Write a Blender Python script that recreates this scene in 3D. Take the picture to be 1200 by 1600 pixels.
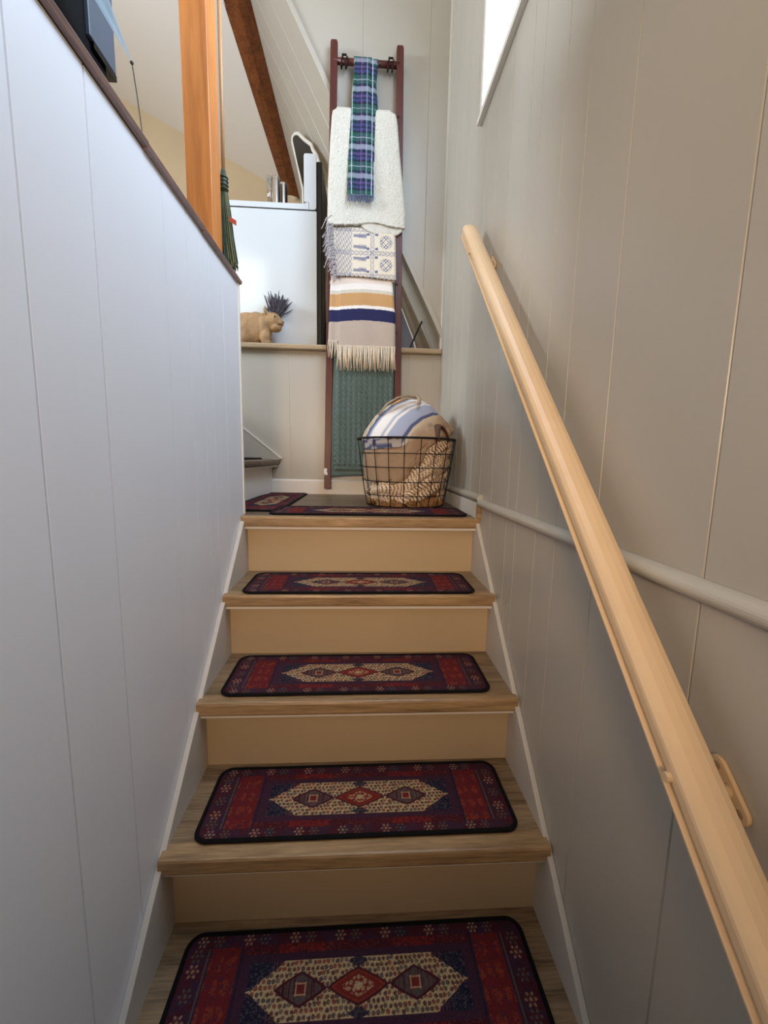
import bpy, bmesh, math, random
import numpy as np
from mathutils import Vector, Matrix
random.seed(7); rng = np.random.RandomState(7)
PI = math.pi
scene = bpy.context.scene
for o in list(bpy.data.objects): bpy.data.objects.remove(o)
C = scene.collection

# ------------------------------------------------------------------ camera
CAM = Vector((-0.0077, -1.5646, 0.2351))
F = Vector((0.05802768, 0.98924469, -0.13426739)); R = Vector((0.99825304, -0.05599878, 0.01884158)); U = Vector((-0.01112013, 0.13512616, 0.990766))
cd = bpy.data.cameras.new('camera'); co = bpy.data.objects.new('camera', cd); C.objects.link(co)
cd.sensor_fit = 'VERTICAL'; cd.sensor_height = 36; cd.lens = 36 * 641.48 / 1600; cd.clip_start = 0.02
co.matrix_world = Matrix(((R.x, U.x, -F.x, CAM.x), (R.y, U.y, -F.y, CAM.y), (R.z, U.z, -F.z, CAM.z), (0, 0, 0, 1)))
scene.camera = co

# ------------------------------------------------------------------ world, lights, exposure
w = bpy.data.worlds.new('world'); scene.world = w; w.use_nodes = True
bg = w.node_tree.nodes['Background']; bg.inputs[0].default_value = (0.82, 0.92, 1.0, 1); bg.inputs[1].default_value = 3.5
vs = scene.view_settings
vs.view_transform = 'Standard'; vs.look = 'None'; vs.gamma = 1; vs.use_curve_mapping = False; vs.exposure = 0.0

def area(name, loc, target, sx, sy, power, col, spread=PI):
    l = bpy.data.lights.new(name, 'AREA'); l.shape = 'RECTANGLE'; l.size = sx; l.size_y = sy; l.energy = power; l.color = col; l.spread = spread
    o = bpy.data.objects.new(name, l); C.objects.link(o); o.location = loc
    o.rotation_euler = (Vector(target) - Vector(loc)).to_track_quat('-Z', 'Y').to_euler()
    return o
# daylight through the pane over the stairs
area('light_stair_window', (0.60, -0.65, 2.12), (-1.0, -0.65, 1.00), 1.8, 1.05, 52, (0.60, 0.76, 1.0))
# daylight through the windows of the upper room (rear wall and left wall)
area('light_rear_window', (-1.95, -3.22, 2.72), (-1.5, 2.0, 1.2), 0.85, 1.0, 17, (1.0, 1.0, 0.80))
area('light_left_window', (-4.1, -0.6, 2.45), (0.0, -0.6, 1.2), 1.5, 1.0, 160, (0.76, 0.87, 1.0))
# warm lamps: ceiling lamp of the upper room, and a lamp behind the stair, its cone narrowed to leave the lower steps dark
area('light_room_lamp', (-2.3, -1.7, 3.0), (.4, -1.1, -.1), 0.30, 0.30, 10, (1.0, 0.60, 0.30))
area('light_rear_lamp', (-0.30, -2.7, .55), (0.15, 0.9, 0.20), 0.30, 0.25, 4.6, (1.0, 0.68, 0.44), math.radians(66))

# ------------------------------------------------------------------ materials
def new_mat(name):
    m = bpy.data.materials.new(name); m.use_nodes = True
    return m, m.node_tree, m.node_tree.nodes['Principled BSDF']
def s2l(c): return tuple((x / 12.92 if x <= .04045 else ((x + .055) / 1.055) ** 2.4) for x in c)
def mat(name, col, rough=.5, metal=0, noise=0, nscale=20, bump=0, bscale=200, coat=0, spec=.5, stretch=(1, 1, 1)):
    """col is an sRGB triple 0..1; noise = albedo variation of the paint, bump = surface relief"""
    m, nt, b = new_mat(name); c = s2l(col)
    b.inputs['Base Color'].default_value = (*c, 1); b.inputs['Roughness'].default_value = rough
    b.inputs['Metallic'].default_value = metal; b.inputs['Specular IOR Level'].default_value = spec
    if coat: b.inputs['Coat Weight'].default_value = coat; b.inputs['Coat Roughness'].default_value = .08
    tc = nt.nodes.new('ShaderNodeTexCoord'); mp = nt.nodes.new('ShaderNodeMapping'); mp.inputs['Scale'].default_value = stretch
    nt.links.new(tc.outputs['Object'], mp.inputs[0])
    if noise:
        n = nt.nodes.new('ShaderNodeTexNoise'); n.inputs['Scale'].default_value = nscale; n.inputs['Detail'].default_value = 4
        r = nt.nodes.new('ShaderNodeValToRGB'); nt.links.new(mp.outputs[0], n.inputs[0])
        r.color_ramp.elements[0].position = .3; r.color_ramp.elements[1].position = .7
        r.color_ramp.elements[0].color = (*[x * (1 - noise) for x in c], 1); r.color_ramp.elements[1].color = (*[min(1, x * (1 + noise * .6)) for x in c], 1)
        nt.links.new(n.outputs[0], r.inputs[0]); nt.links.new(r.outputs[0], b.inputs['Base Color'])
    if bump:
        n = nt.nodes.new('ShaderNodeTexNoise'); n.inputs['Scale'].default_value = bscale; n.inputs['Detail'].default_value = 3
        bp = nt.nodes.new('ShaderNodeBump'); bp.inputs['Strength'].default_value = bump; bp.inputs['Distance'].default_value = .004
        nt.links.new(mp.outputs[0], n.inputs[0]); nt.links.new(n.outputs[0], bp.inputs['Height']); nt.links.new(bp.outputs[0], b.inputs['Normal'])
    return m
def wood(name, dark, light, axis='X', scale=1.0, rough=.45, contrast=1.0):
    m, nt, b = new_mat(name); b.inputs['Roughness'].default_value = rough
    tc = nt.nodes.new('ShaderNodeTexCoord'); mp = nt.nodes.new('ShaderNodeMapping')
    s = {'X': (1.2, 16, 16), 'Y': (16, 1.2, 16), 'Z': (16, 16, 1.2)}[axis]; mp.inputs['Scale'].default_value = tuple(v * scale for v in s)
    nt.links.new(tc.outputs['Object'], mp.inputs[0])
    n = nt.nodes.new('ShaderNodeTexNoise'); n.inputs['Scale'].default_value = 1.6; n.inputs['Detail'].default_value = 8; n.inputs['Roughness'].default_value = .62; n.inputs['Distortion'].default_value = .6
    f = nt.nodes.new('ShaderNodeTexNoise'); f.inputs['Scale'].default_value = 9; f.inputs['Detail'].default_value = 5
    nt.links.new(mp.outputs[0], n.inputs[0]); nt.links.new(mp.outputs[0], f.inputs[0])
    mx = nt.nodes.new('ShaderNodeMix'); mx.inputs[0].default_value = .38
    nt.links.new(n.outputs[0], mx.inputs[2]); nt.links.new(f.outputs[0], mx.inputs[3])
    r = nt.nodes.new('ShaderNodeValToRGB'); r.color_ramp.elements[0].position = .5 - .17 / contrast; r.color_ramp.elements[1].position = .5 + .17 / contrast
    r.color_ramp.elements[0].color = (*s2l(dark), 1); r.color_ramp.elements[1].color = (*s2l(light), 1)
    nt.links.new(mx.outputs[0], r.inputs[0]); nt.links.new(r.outputs[0], b.inputs['Base Color'])
    bp = nt.nodes.new('ShaderNodeBump'); bp.inputs['Strength'].default_value = .25; bp.inputs['Distance'].default_value = .002
    nt.links.new(mx.outputs[0], bp.inputs['Height']); nt.links.new(bp.outputs[0], b.inputs['Normal'])
    return m
def vcol(name, rough=.9, bump=.3, bscale=600, sheen=.0):
    """cloth whose woven colours are stored in the mesh as an attribute called weave"""
    m, nt, b = new_mat(name); b.inputs['Roughness'].default_value = rough; b.inputs['Specular IOR Level'].default_value = .15
    a = nt.nodes.new('ShaderNodeAttribute'); a.attribute_name = 'weave'; nt.links.new(a.outputs['Color'], b.inputs['Base Color'])
    b.inputs['Sheen Weight'].default_value = sheen
    if bump:
        tc = nt.nodes.new('ShaderNodeTexCoord'); n = nt.nodes.new('ShaderNodeTexNoise'); n.inputs['Scale'].default_value = bscale; n.inputs['Detail'].default_value = 2
        bp = nt.nodes.new('ShaderNodeBump'); bp.inputs['Strength'].default_value = bump; bp.inputs['Distance'].default_value = .002
        nt.links.new(tc.outputs['Object'], n.inputs[0]); nt.links.new(n.outputs[0], bp.inputs['Height']); nt.links.new(bp.outputs[0], b.inputs['Normal'])
    return m
M = {
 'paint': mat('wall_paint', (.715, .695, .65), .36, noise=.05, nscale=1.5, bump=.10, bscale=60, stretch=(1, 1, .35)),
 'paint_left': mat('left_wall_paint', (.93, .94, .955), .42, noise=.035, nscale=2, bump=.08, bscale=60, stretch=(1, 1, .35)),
 'riser': mat('riser_paint', (.785, .70, .56), .42, noise=.06, nscale=5, bump=.08, bscale=50, stretch=(.3, 1, 1)),
 'stringer': mat('stringer_paint', (.80, .78, .74), .42, bump=.05, bscale=80),
 'matt_black': mat('matt_black', (.012, .012, .014), .7, spec=.1),
 'grey_fringe': mat('grey_fringe', (.76, .74, .75), .95, noise=.35, nscale=150, spec=.1),
 'trim': mat('white_trim_paint', (.90, .885, .85), .4, bump=.05, bscale=80),
 'ceiling': mat('ceiling_paint', (.93, .915, .90), .85, bump=.1, bscale=120),
 'tan_wall': mat('tan_wall_paint', (.83, .75, .62), .8, noise=.03, nscale=3),
 'rail': mat('handrail_paint', (.89, .775, .615), .33, noise=.05, nscale=8, bump=.06, bscale=60),
 'moulding': mat('moulding_paint', (.74, .72, .67), .32, noise=.04, nscale=6),
 'tread': wood('tread_laminate', (.38, .30, .22), (.64, .545, .42), 'X', 1.3, .38, 1.3),
 'nosing': wood('nosing_laminate', (.46, .36, .25), (.76, .63, .455), 'X', 1.6, .34),
 'landing': wood('landing_laminate', (.27, .215, .16), (.50, .42, .33), 'X', 1.2, .42, 1.5),
 'ledge': wood('ledge_laminate', (.60, .52, .41), (.72, .64, .52), 'X', 1.4, .4),
 'cap': wood('cap_laminate', (.42, .32, .30), (.60, .50, .47), 'Y', 1.4, .24),
 'post': wood('post_wood', (.66, .37, .15), (.88, .57, .28), 'Z', .5, .5),
 'beam': wood('beam_wood', (.34, .17, .08), (.64, .38, .20), 'Z', .7, .55),
 'ladder': wood('ladder_stain', (.22, .075, .06), (.38, .15, .115), 'Z', 1.4, .42),
 'white_enamel': mat('white_enamel', (.82, .845, .86), .16, coat=.4),
 'black_gloss': mat('black_gloss', (.035, .035, .04), .2),
 'black_back': mat('black_metal', (.04, .04, .042), .45),
 'steel_blue': mat('blue_grey_metal', (.30, .34, .385), .4, noise=.06, nscale=6),
 'grey_board': mat('grey_board', (.40, .41, .43), .6),
 'wire': mat('black_wire', (.06, .05, .05), .45, metal=.5),
 'chrome': mat('brushed_steel', (.78, .76, .73), .22, metal=1),
 'bronze': mat('dark_bronze', (.16, .13, .11), .35, metal=.8),
 'bracket': mat('cream_bracket', (.85, .74, .58), .3),
 'leather': mat('brown_leather', (.32, .19, .11), .5, noise=.2, nscale=30, bump=.2, bscale=200),
 'sherpa': mat('sherpa_cloth', (.85, .835, .785), .95, noise=.05, nscale=90, bump=1.0, bscale=150, spec=.1),
 'knit': mat('green_knit', (.39, .455, .435), .9, noise=.12, nscale=150, bump=.15, bscale=500, spec=.1),
 'cloth': vcol('woven_cloth', .9, .35, 500), 'rug': vcol('printed_rug', .95, .5, 900),
 'binding': mat('black_binding', (.055, .05, .055), .85, bump=.5, bscale=600, spec=.2),
 'fringe': mat('cream_fringe', (.88, .82, .73), .9, noise=.1, nscale=40, spec=.1),
 'tassel': mat('tan_tassel', (.60, .46, .31), .95, noise=.3, nscale=60, bump=.6, bscale=200, spec=.1),
 'beige_cloth': mat('beige_cloth', (.655, .565, .465), .92, noise=.08, nscale=60, bump=.3, bscale=300, spec=.1),
 'strap': mat('taupe_strap', (.62, .54, .45), .9, bump=.3, bscale=300), 'tag': mat('tan_tag', (.72, .56, .37), .7),
 'white_tag': mat('white_tag', (.9, .9, .88), .8),
 'cat': mat('tan_figurine', (.68, .54, .375), .7, noise=.32, nscale=18, bump=.8, bscale=70),
 'cat_dark': mat('figurine_brown', (.30, .19, .11), .7),
 'lavender': mat('dried_lavender', (.34, .32, .36), .95, noise=.3, nscale=80),
 'broomstick': mat('broom_handle', (.72, .56, .38), .5, noise=.1, nscale=30, stretch=(1, 1, .1)),
 'bristle': mat('green_bristle', (.17, .27, .19), .8, noise=.35, nscale=60), 'straw': mat('straw_bristle', (.52, .50, .32), .8, noise=.3, nscale=50),
 'wrap': mat('green_wrap', (.20, .26, .20), .5), 'red': mat('red_tag', (.72, .30, .22), .6),
 'cord': mat('grey_cord', (.35, .33, .31), .8), 'wood_spoon': mat('spoon_wood', (.70, .48, .27), .6),
}
def thin_glass(name, tint, a=.25, rough=.05):
    m, nt, b = new_mat(name); nt.nodes.remove(b); out = nt.nodes['Material Output']
    t = nt.nodes.new('ShaderNodeBsdfTransparent'); t.inputs[0].default_value = (*tint, 1)
    g = nt.nodes.new('ShaderNodeBsdfGlossy'); g.inputs['Roughness'].default_value = rough
    mx = nt.nodes.new('ShaderNodeMixShader'); mx.inputs[0].default_value = a
    nt.links.new(t.outputs[0], mx.inputs[1]); nt.links.new(g.outputs[0], mx.inputs[2]); nt.links.new(mx.outputs[0], out.inputs[0]); return m
M['glass'] = thin_glass('pane_glass', (.97, .98, 1), .06)
M['tumbler'] = thin_glass('tumbler_glass', (.93, .93, .92), .25)
m, nt, b = new_mat('pale_cloth'); nt.nodes.remove(b)
d = nt.nodes.new('ShaderNodeBsdfDiffuse'); d.inputs[0].default_value = (*s2l((.74, .82, .85)), 1)
t = nt.nodes.new('ShaderNodeBsdfTranslucent'); t.inputs[0].default_value = (*s2l((.78, .86, .89)), 1)
t2 = nt.nodes.new('ShaderNodeBsdfTransparent'); mx = nt.nodes.new('ShaderNodeMixShader'); mx.inputs[0].default_value = .5
mx2 = nt.nodes.new('ShaderNodeMixShader'); mx2.inputs[0].default_value = .15
nt.links.new(d.outputs[0], mx.inputs[1]); nt.links.new(t.outputs[0], mx.inputs[2]); nt.links.new(mx.outputs[0], mx2.inputs[1]); nt.links.new(t2.outputs[0], mx2.inputs[2])
nt.links.new(mx2.outputs[0], nt.nodes['Material Output'].inputs[0]); M['pale_cloth'] = m

# ------------------------------------------------------------------ mesh helpers
class MB:
    def __init__(s): s.v = []; s.f = []
    def add(s, vs_, fs): n = len(s.v); s.v += [tuple(v) for v in vs_]; s.f += [tuple(i + n for i in f) for f in fs]; return s
    def box(s, x0, x1, y0, y1, z0, z1):
        return s.add([(x0, y0, z0), (x1, y0, z0), (x1, y1, z0), (x0, y1, z0), (x0, y0, z1), (x1, y0, z1), (x1, y1, z1), (x0, y1, z1)],
                     [(0, 3, 2, 1), (4, 5, 6, 7), (0, 1, 5, 4), (1, 2, 6, 5), (2, 3, 7, 6), (3, 0, 4, 7)])
    def prism(s, poly, a, b, axis='y'):
        """extrude a 2-D polygon: axis y -> poly is (x,z); x -> (y,z); z -> (x,y)"""
        def P(p, t): return {'y': (p[0], t, p[1]), 'x': (t, p[0], p[1]), 'z': (p[0], p[1], t)}[axis]
        n = len(poly); return s.add([P(p, a) for p in poly] + [P(p, b) for p in poly],
            [tuple(range(n)), tuple(range(2 * n - 1, n - 1, -1))] + [(i, (i + 1) % n, n + (i + 1) % n, n + i) for i in range(n)])
    def tube(s, pts, r, n=10, caps=True, flat=1.0, closed=False):
        pts = [Vector(p) for p in pts]; k = len(pts); rs = r if isinstance(r, (list, tuple)) else [r] * k
        T = [(pts[(i + 1) % k] - pts[i - 1]) if closed else (pts[min(i + 1, k - 1)] - pts[max(i - 1, 0)]) for i in range(k)]
        T = [t.normalized() for t in T]; up = Vector((0, 0, 1)) if abs(T[0].z) < .9 else Vector((1, 0, 0))
        N = T[0].cross(up).normalized(); vs_ = []
        for i in range(k):
            N = (N - T[i] * N.dot(T[i])).normalized(); B = T[i].cross(N)
            for j in range(n):
                a = 2 * PI * j / n; vs_.append(pts[i] + (N * math.cos(a) + B * math.sin(a) * flat) * rs[i])
        fs = []
        for i in range(k if closed else k - 1):
            i2 = (i + 1) % k
            for j in range(n): fs.append((i * n + j, i * n + (j + 1) % n, i2 * n + (j + 1) % n, i2 * n + j))
        if caps and not closed: fs += [tuple(range(n - 1, -1, -1)), tuple((k - 1) * n + j for j in range(n))]
        return s.add(vs_, fs)
    def lathe(s, prof, cx, cy, n=32, closed=False):
        k = len(prof); vs_ = [(cx + r * math.cos(2 * PI * j / n), cy + r * math.sin(2 * PI * j / n), z) for r, z in prof for j in range(n)]
        fs = [(i * n + j, i * n + (j + 1) % n, (i + 1) * n + (j + 1) % n, (i + 1) * n + j) for i in range(k - 1) for j in range(n)]
        fs += [tuple(range(n - 1, -1, -1)), tuple((k - 1) * n + j for j in range(n))]
        return s.add(vs_, fs)
    def ball(s, c, rx, ry, rz, n=20, m=12, rot=None):
        vs_ = []
        for i in range(m + 1):
            th = PI * i / m
            for j in range(n):
                p = Vector((rx * math.sin(th) * math.cos(2 * PI * j / n), ry * math.sin(th) * math.sin(2 * PI * j / n), rz * math.cos(th)))
                if rot: p = rot @ p
                vs_.append(p + Vector(c))
        return s.add(vs_, [(i * n + j, (i + 1) * n + j, (i + 1) * n + (j + 1) % n, i * n + (j + 1) % n) for i in range(m) for j in range(n)])
    def grid(s, P):
        """P: array (a,b,3)"""
        a, b_ = P.shape[:2]; return s.add([tuple(p) for p in P.reshape(-1, 3)], [(i * b_ + j, i * b_ + j + 1, (i + 1) * b_ + j + 1, (i + 1) * b_ + j) for i in range(a - 1) for j in range(b_ - 1)])
    def build(s, name, m, parent=None, smooth=False, bevel=0, solid=0, recalc=True, merge=0):
        me = bpy.data.meshes.new(name); bm = bmesh.new(); me.from_pydata(s.v, [], s.f)
        bm.from_mesh(me)
        if merge: bmesh.ops.remove_doubles(bm, verts=bm.verts, dist=merge)
        if recalc: bmesh.ops.recalc_face_normals(bm, faces=bm.faces)
        bm.to_mesh(me); bm.free(); me.materials.append(M[m] if isinstance(m, str) else m)
        if smooth:
            for p in me.polygons: p.use_smooth = True
        o = bpy.data.objects.new(name, me); C.objects.link(o)
        if parent: o.parent = parent
        if bevel:
            md = o.modifiers.new('bevel', 'BEVEL'); md.width = bevel; md.segments = 3; md.limit_method = 'ANGLE'; md.angle_limit = .6
        if solid:
            md = o.modifiers.new('solid', 'SOLIDIFY'); md.thickness = solid; md.offset = -1
        return o
def weave(o, cols):
    a = o.data.color_attributes.new('weave', 'FLOAT_COLOR', 'POINT'); n = len(o.data.vertices)
    arr = np.ones((n, 4), np.float32); arr[:, :3] = cols; a.data.foreach_set('color', arr.ravel())
def tag(o, label=None, cat=None, group=None, kind=None):
    if label: o['label'] = label
    if cat: o['category'] = cat
    if group: o['group'] = group
    if kind: o['kind'] = kind
    return o
def struct(o, label=None): return tag(o, label, None, None, 'structure')
def empty(name, loc, label, cat, group=None):
    o = bpy.data.objects.new(name, None); C.objects.link(o); o.location = loc; o.empty_display_size = .05
    return tag(o, label, cat, group)
def kid(o, parent):      # parent keeping world coordinates used for the mesh
    o.parent = parent; o.matrix_parent_inverse = Matrix.Translation(parent.location).inverted(); return o
def copy_tree(o, parent=None):
    c = o.copy(); C.objects.link(c); c.parent = parent
    for ch in [x for x in bpy.data.objects if x.parent == o]: copy_tree(ch, c)
    return c
def smoothstep(a, b, x): t = np.clip((x - a) / (b - a), 0, 1); return t * t * (3 - 2 * t)
def vnoise(x, y, seed=0):
    """smooth value noise on numpy arrays"""
    def h(i, j): return np.modf(np.sin(i * 127.1 + j * 311.7 + seed * 74.7) * 43758.5453)[0] % 1.0
    xi, yi = np.floor(x), np.floor(y); xf, yf = x - xi, y - yi; u = xf * xf * (3 - 2 * xf); v = yf * yf * (3 - 2 * yf)
    return (h(xi, yi) * (1 - u) + h(xi + 1, yi) * u) * (1 - v) + (h(xi, yi + 1) * (1 - u) + h(xi + 1, yi + 1) * u) * v

def rrect(hx, hy, r, n=10):
    out = []
    for (sx, sy, a0) in ((1, 1, 0), (-1, 1, PI/2), (-1, -1, PI), (1, -1, 1.5*PI)):
        for i in range(n + 1): a = a0 + PI/2 * i / n; out.append((sx * (hx - r) + r * math.cos(a), sy * (hy - r) + r * math.sin(a)))
    return out

# ------------------------------------------------------------------ the place: measures
XR, XL, YB = 0.4616, -0.4616, 0.9617
RISE, RUN, OV, TH, W = 0.2259, 0.2432, 0.050, 0.040, 0.91
ZF = 0.868                                # upper floor
def rake_x(z): return -0.416 + (2.602 - z) / 1.8816       # sloped roof edge on the back wall plane
def slope_x(y, z): return rake_x(z) - 0.0485 * (y - 0.975)
def Wz(x, y): return 3.169 - 0.4748 * (x + 0.941) - 0.094 * (y - 1.6)

def plank_wall(name, axis, at, cells, grooves, m, thick=.09, depth=.0035, half=.0022, sign=1):
    """panelled wall: cells = [(a0,a1,[(z0,z1 functions or numbers)...])] along the other horizontal axis; V grooves cut between boards"""
    mb = MB(); cuts = sorted(set([c[0] for c in cells] + [c[1] for c in cells]))
    allg = sorted(grooves)
    def P(a, off, z): return (at + sign * off, a, z) if axis == 'x' else (a, at + sign * off, z)
    for a0, a1, zr in cells:
        prof = [(a0, 0)]
        for g in allg:
            if a0 + .004 < g < a1 - .004: prof += [(g - half, 0), (g, depth), (g + half, 0)]
        prof.append((a1, 0))
        for z0, z1 in zr:
            f0 = z0 if callable(z0) else (lambda a, q=z0: q); f1 = z1 if callable(z1) else (lambda a, q=z1: q)
            n = len(prof); vs_ = []
            for a, o_ in prof: vs_ += [P(a, o_, f0(a)), P(a, o_, f1(a))]
            for a, o_ in prof: vs_ += [P(a, thick, f0(a)), P(a, thick, f1(a))]
            fs = []
            for i in range(n - 1):
                fs += [(2*i, 2*i+2, 2*i+3, 2*i+1), (2*n+2*i, 2*n+2*i+1, 2*n+2*i+3, 2*n+2*i+2), (2*i+1, 2*i+3, 2*n+2*i+3, 2*n+2*i+1), (2*i, 2*n+2*i, 2*n+2*i+2, 2*i+2)]
            fs += [(0, 1, 2*n+1, 2*n), (2*n-2, 4*n-2, 4*n-1, 2*n-1)]
            mb.add(vs_, fs)
    return struct(mb.build(name, m))

# right wall with the window opening
WY0, WY1, WZ0, WZ1 = -1.60, 0.245, 1.575, 2.75
gr = [-2.6, -2.2, -1.9, -1.62, -1.33, -1.046, -.786, -.619, -.507, -.365, -.286, -.12, .03, .17, .33, .45, .60, .72, .85]
wr = plank_wall('wall_right', 'x', XR, [(-3.3, WY0, [(-2.2, 3.75)]), (WY0, WY1, [(-2.2, WZ0), (WZ1, 3.75)]), (WY1, 1.06, [(-2.2, 3.75)])], gr, 'paint')
# window 1: frame, sash, pane
wf = MB(); t_ = .028
wf.box(XR - .012, XR + .09, WY1 - t_, WY1, WZ0, WZ1).box(XR - .012, XR + .09, WY0, WY0 + t_, WZ0, WZ1)
wf.box(XR - .012, XR + .09, WY0 + t_, WY1 - t_, WZ1 - t_, WZ1).box(XR - .012, XR + .09, WY0 + t_, WY1 - t_, WZ0, WZ0 + .012)
win = struct(wf.build('window_1', 'trim', bevel=.002))
sl = MB().box(XR - .020, XR + .0895, WY0 - .01, WY1 + .008, WZ0 - .022, WZ0 - .0005); sl.build('window_sill', 'trim', win, bevel=.002)
sh = MB(); a, b_ = WY0 + t_, WY1 - t_
sh.box(XR + .045, XR + .07, b_ - .018, b_, WZ0 + .012, WZ1 - t_).box(XR + .045, XR + .07, a, a + .018, WZ0 + .012, WZ1 - t_).box(XR + .045, XR + .07, a, b_, WZ0 + .012, WZ0 + .02).box(XR + .045, XR + .07, a, b_, WZ1 - t_ - .02, WZ1 - t_)
sh.build('sash', 'trim', win)
MB().box(XR + .055, XR + .058, a + .01, b_ - .01, WZ0 + .015, WZ1 - t_ - .01).build('pane', 'glass', win)

# left stair wall, its end trim and floor nosing cap
plank_wall('wall_left', 'x', XL, [(-3.3, .055, [(-2.2, ZF - .016)])], [-2.4, -2.05, -1.7, -1.4, -1.16, -.946, -.786, -.525, -.40, -.309, -.238, -.12], 'paint_left', sign=-1, thick=.10)
struct(MB().box(XL - .102, XL + .004, .052, .066, 0, ZF - .016).build('trim_1', 'trim', bevel=.003))
cap = empty('floor_nosing', (XL, -1.2, ZF), 'reddish brown laminate nosing in lapped lengths along the top of the left stair wall', 'trim')
cap['kind'] = 'structure'; del cap['category']
cap.name = 'trim_2'
for (y0, y1, dz) in ((-3.3, -1.25, .010), (-1.25, -.602, .006), (-.602, -.292, .003), (-.292, .068, 0)):
    pf = [(XL - .06, ZF - .004 + dz), (XL + .004, ZF - .004 + dz), (XL + .011, ZF - .002 + dz - .004), (XL + .013, ZF - .010 + dz), (XL + .010, ZF - .018 + dz), (XL + .001, ZF - .020 + dz), (XL + .001, ZF - .015 + dz), (XL - .06, ZF - .015 + dz)]
    kid(MB().prism(pf, y0, y1).build('nosing_strip', 'cap'), cap)

# back wall below the ledge, and the panelled gable piece under the roof rake
zl = ZF - .032
plank_wall('wall_back', 'y', YB, [(-1.75, XR + .05, [(-2.2, zl)])], [-1.5, -1.2, -.43, .27], 'paint', depth=.0012)
plank_wall('wall_back_upper', 'y', YB, [(rake_x(3.5), rake_x(ZF) - .0, [(lambda x: max(ZF - .002, 2.602 - (x + .416) * 1.8816), 3.5)])], [-.72, -.43, -.02, .345], 'paint', thick=.07, depth=.002)
# trim board following the rake, facing the stair
n_ = Vector((1.8816, 0, 1)).normalized()
def rk(z, off): return (rake_x(z) + n_.x * off, z + n_.z * off)
struct(MB().prism([rk(3.5, -.012), rk(ZF + .0, -.012), rk(ZF, .014), rk(3.5, .014)], YB - .012, YB + .073).build('trim_3', 'paint', bevel=.002))
# corner bead between back and right wall
struct(MB().prism([(XR - .012, YB - .0005), (XR - .0005, YB - .0005), (XR - .0005, YB - .012), (XR - .006, YB - .008)], zl, 3.5, 'z').build('trim_4', 'moulding'))
# ledge nosing = edge of the upper floor
pf = [(YB + .02, ZF), (YB - .025, ZF), (YB - .034, ZF - .003), (YB - .038, ZF - .010), (YB - .038, ZF - .026), (YB - .034, ZF - .031), (YB - .028, ZF - .0315), (YB + .02, ZF - .0315)]
struct(MB().prism(pf, -1.72, XR - .004, 'x').build('trim_5', 'ledge'))
# baseboards round the landing
struct(MB().prism([(YB - .0005, 0), (YB - .014, 0), (YB - .014, .078), (YB - .009, .086), (YB - .0005, .088)], -.545, XR - .001, 'x').build('baseboard_back', 'trim'))
bb = MB().box(XR - .016, XR - .0005, .0, YB - .015, 0, .062); struct(bb.build('baseboard_right', 'trim', bevel=.0015))
struct(MB().box(XR - .018, XR - .0005, -.016, -.0005, .004, .064).build('trim_6', 'nosing', bevel=.001))
# half round moulding along the right wall, level, running past the stairs
pf = [(XR - .0005, .078)] + [(XR - .0005 - .021 * math.sin(t), .0625 + .0155 * math.cos(t)) for t in np.linspace(.15, PI - .15, 12)] + [(XR - .0005, .047)]
struct(MB().prism(pf, -3.2, -.017).build('trim_7', 'moulding', smooth=False))
pf2 = [(p[0], p[1] + .017) for p in pf]
struct(MB().prism(pf2, -.0165, YB - .016).build('trim_8', 'moulding'))

# floors
struct(MB().box(-.62, XR, .046, YB, -.05, 0).build('floor', 'landing'))
fl = MB().box(-4.3, XL - .06, -3.3, .050, ZF - .06, ZF - .015)
fl.box(XL - .06, XR - .001, -3.3, -1.75, ZF - .06, ZF - .005); fl.box(-4.3, -1.72, .055, YB - .02, ZF - .06, ZF - .015); fl.box(-4.3, .60, YB + .02, 3.4, ZF - .0315, ZF)  # first box: unseen slab over the lower stair, added to shade the steps
struct(fl.build('floor_upper_and_shade_slab', 'ledge'))
struct(MB().box(XL - .1, XR + .1, -3.3, -1.70, -1.85, -1.807).build('floor_lower', 'landing'))

# roof: steep panelled slope, shallow white ceiling, ceiling above the stair
yF = 3.3
S = MB(); gs = [1.25, 1.5, 1.72, 1.95, 2.2, 2.5, 2.8, 3.05]
ys = [.975]
for g in gs: ys += [g - .004, g, g + .004]
ys.append(yF)
for i in range(len(ys) - 1):
    def pt(y, z, dep): return (slope_x(y, z) + dep, y, z)
    d0 = .006 if ys[i] in gs else 0; d1 = .006 if ys[i + 1] in gs else 0
    top0, top1 = 3.5, 3.5
    S.add([pt(ys[i], ZF - .02, d0), pt(ys[i + 1], ZF - .02, d1), pt(ys[i + 1], top1, d1), pt(ys[i], top0, d0)], [(0, 1, 2, 3)])
struct(S.build('wall_slope', 'paint', solid=0))
def wq(pts): return [(x, y, Wz(x, y)) for x, y in pts]
cl = MB().add(wq([(-4.3, -3.3), (-.99, -3.3), (-.99, .99), (-.935, 1.6), (-.806, yF), (-4.3, yF)]), [(0, 1, 2, 3, 4, 5)])
struct(cl.build('ceiling', 'ceiling'))
cl = MB().add([(-.99, -3.3, Wz(-.99, -3.3)), (.6, -3.3, Wz(-.99, -3.3)), (.6, 1.03, Wz(-.99, 1.03)), (-.99, 1.03, Wz(-.99, 1.03))], [(0, 1, 2, 3)])
struct(cl.build('ceiling_stair', 'ceiling'))
# outer walls of the upper room
struct(MB().box(-4.3, .75, yF - .1, yF, ZF - .02, 4.9).build('wall_far', 'tan_wall'))
struct(MB().box(-4.4, -4.3, -3.4, yF, -2.2, 5.4).build('wall_outer', 'tan_wall'))
struct(MB().box(-4.4, .6, -3.4, -3.3, -2.2, 5.4).build('wall_rear', 'tan_wall'))
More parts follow.
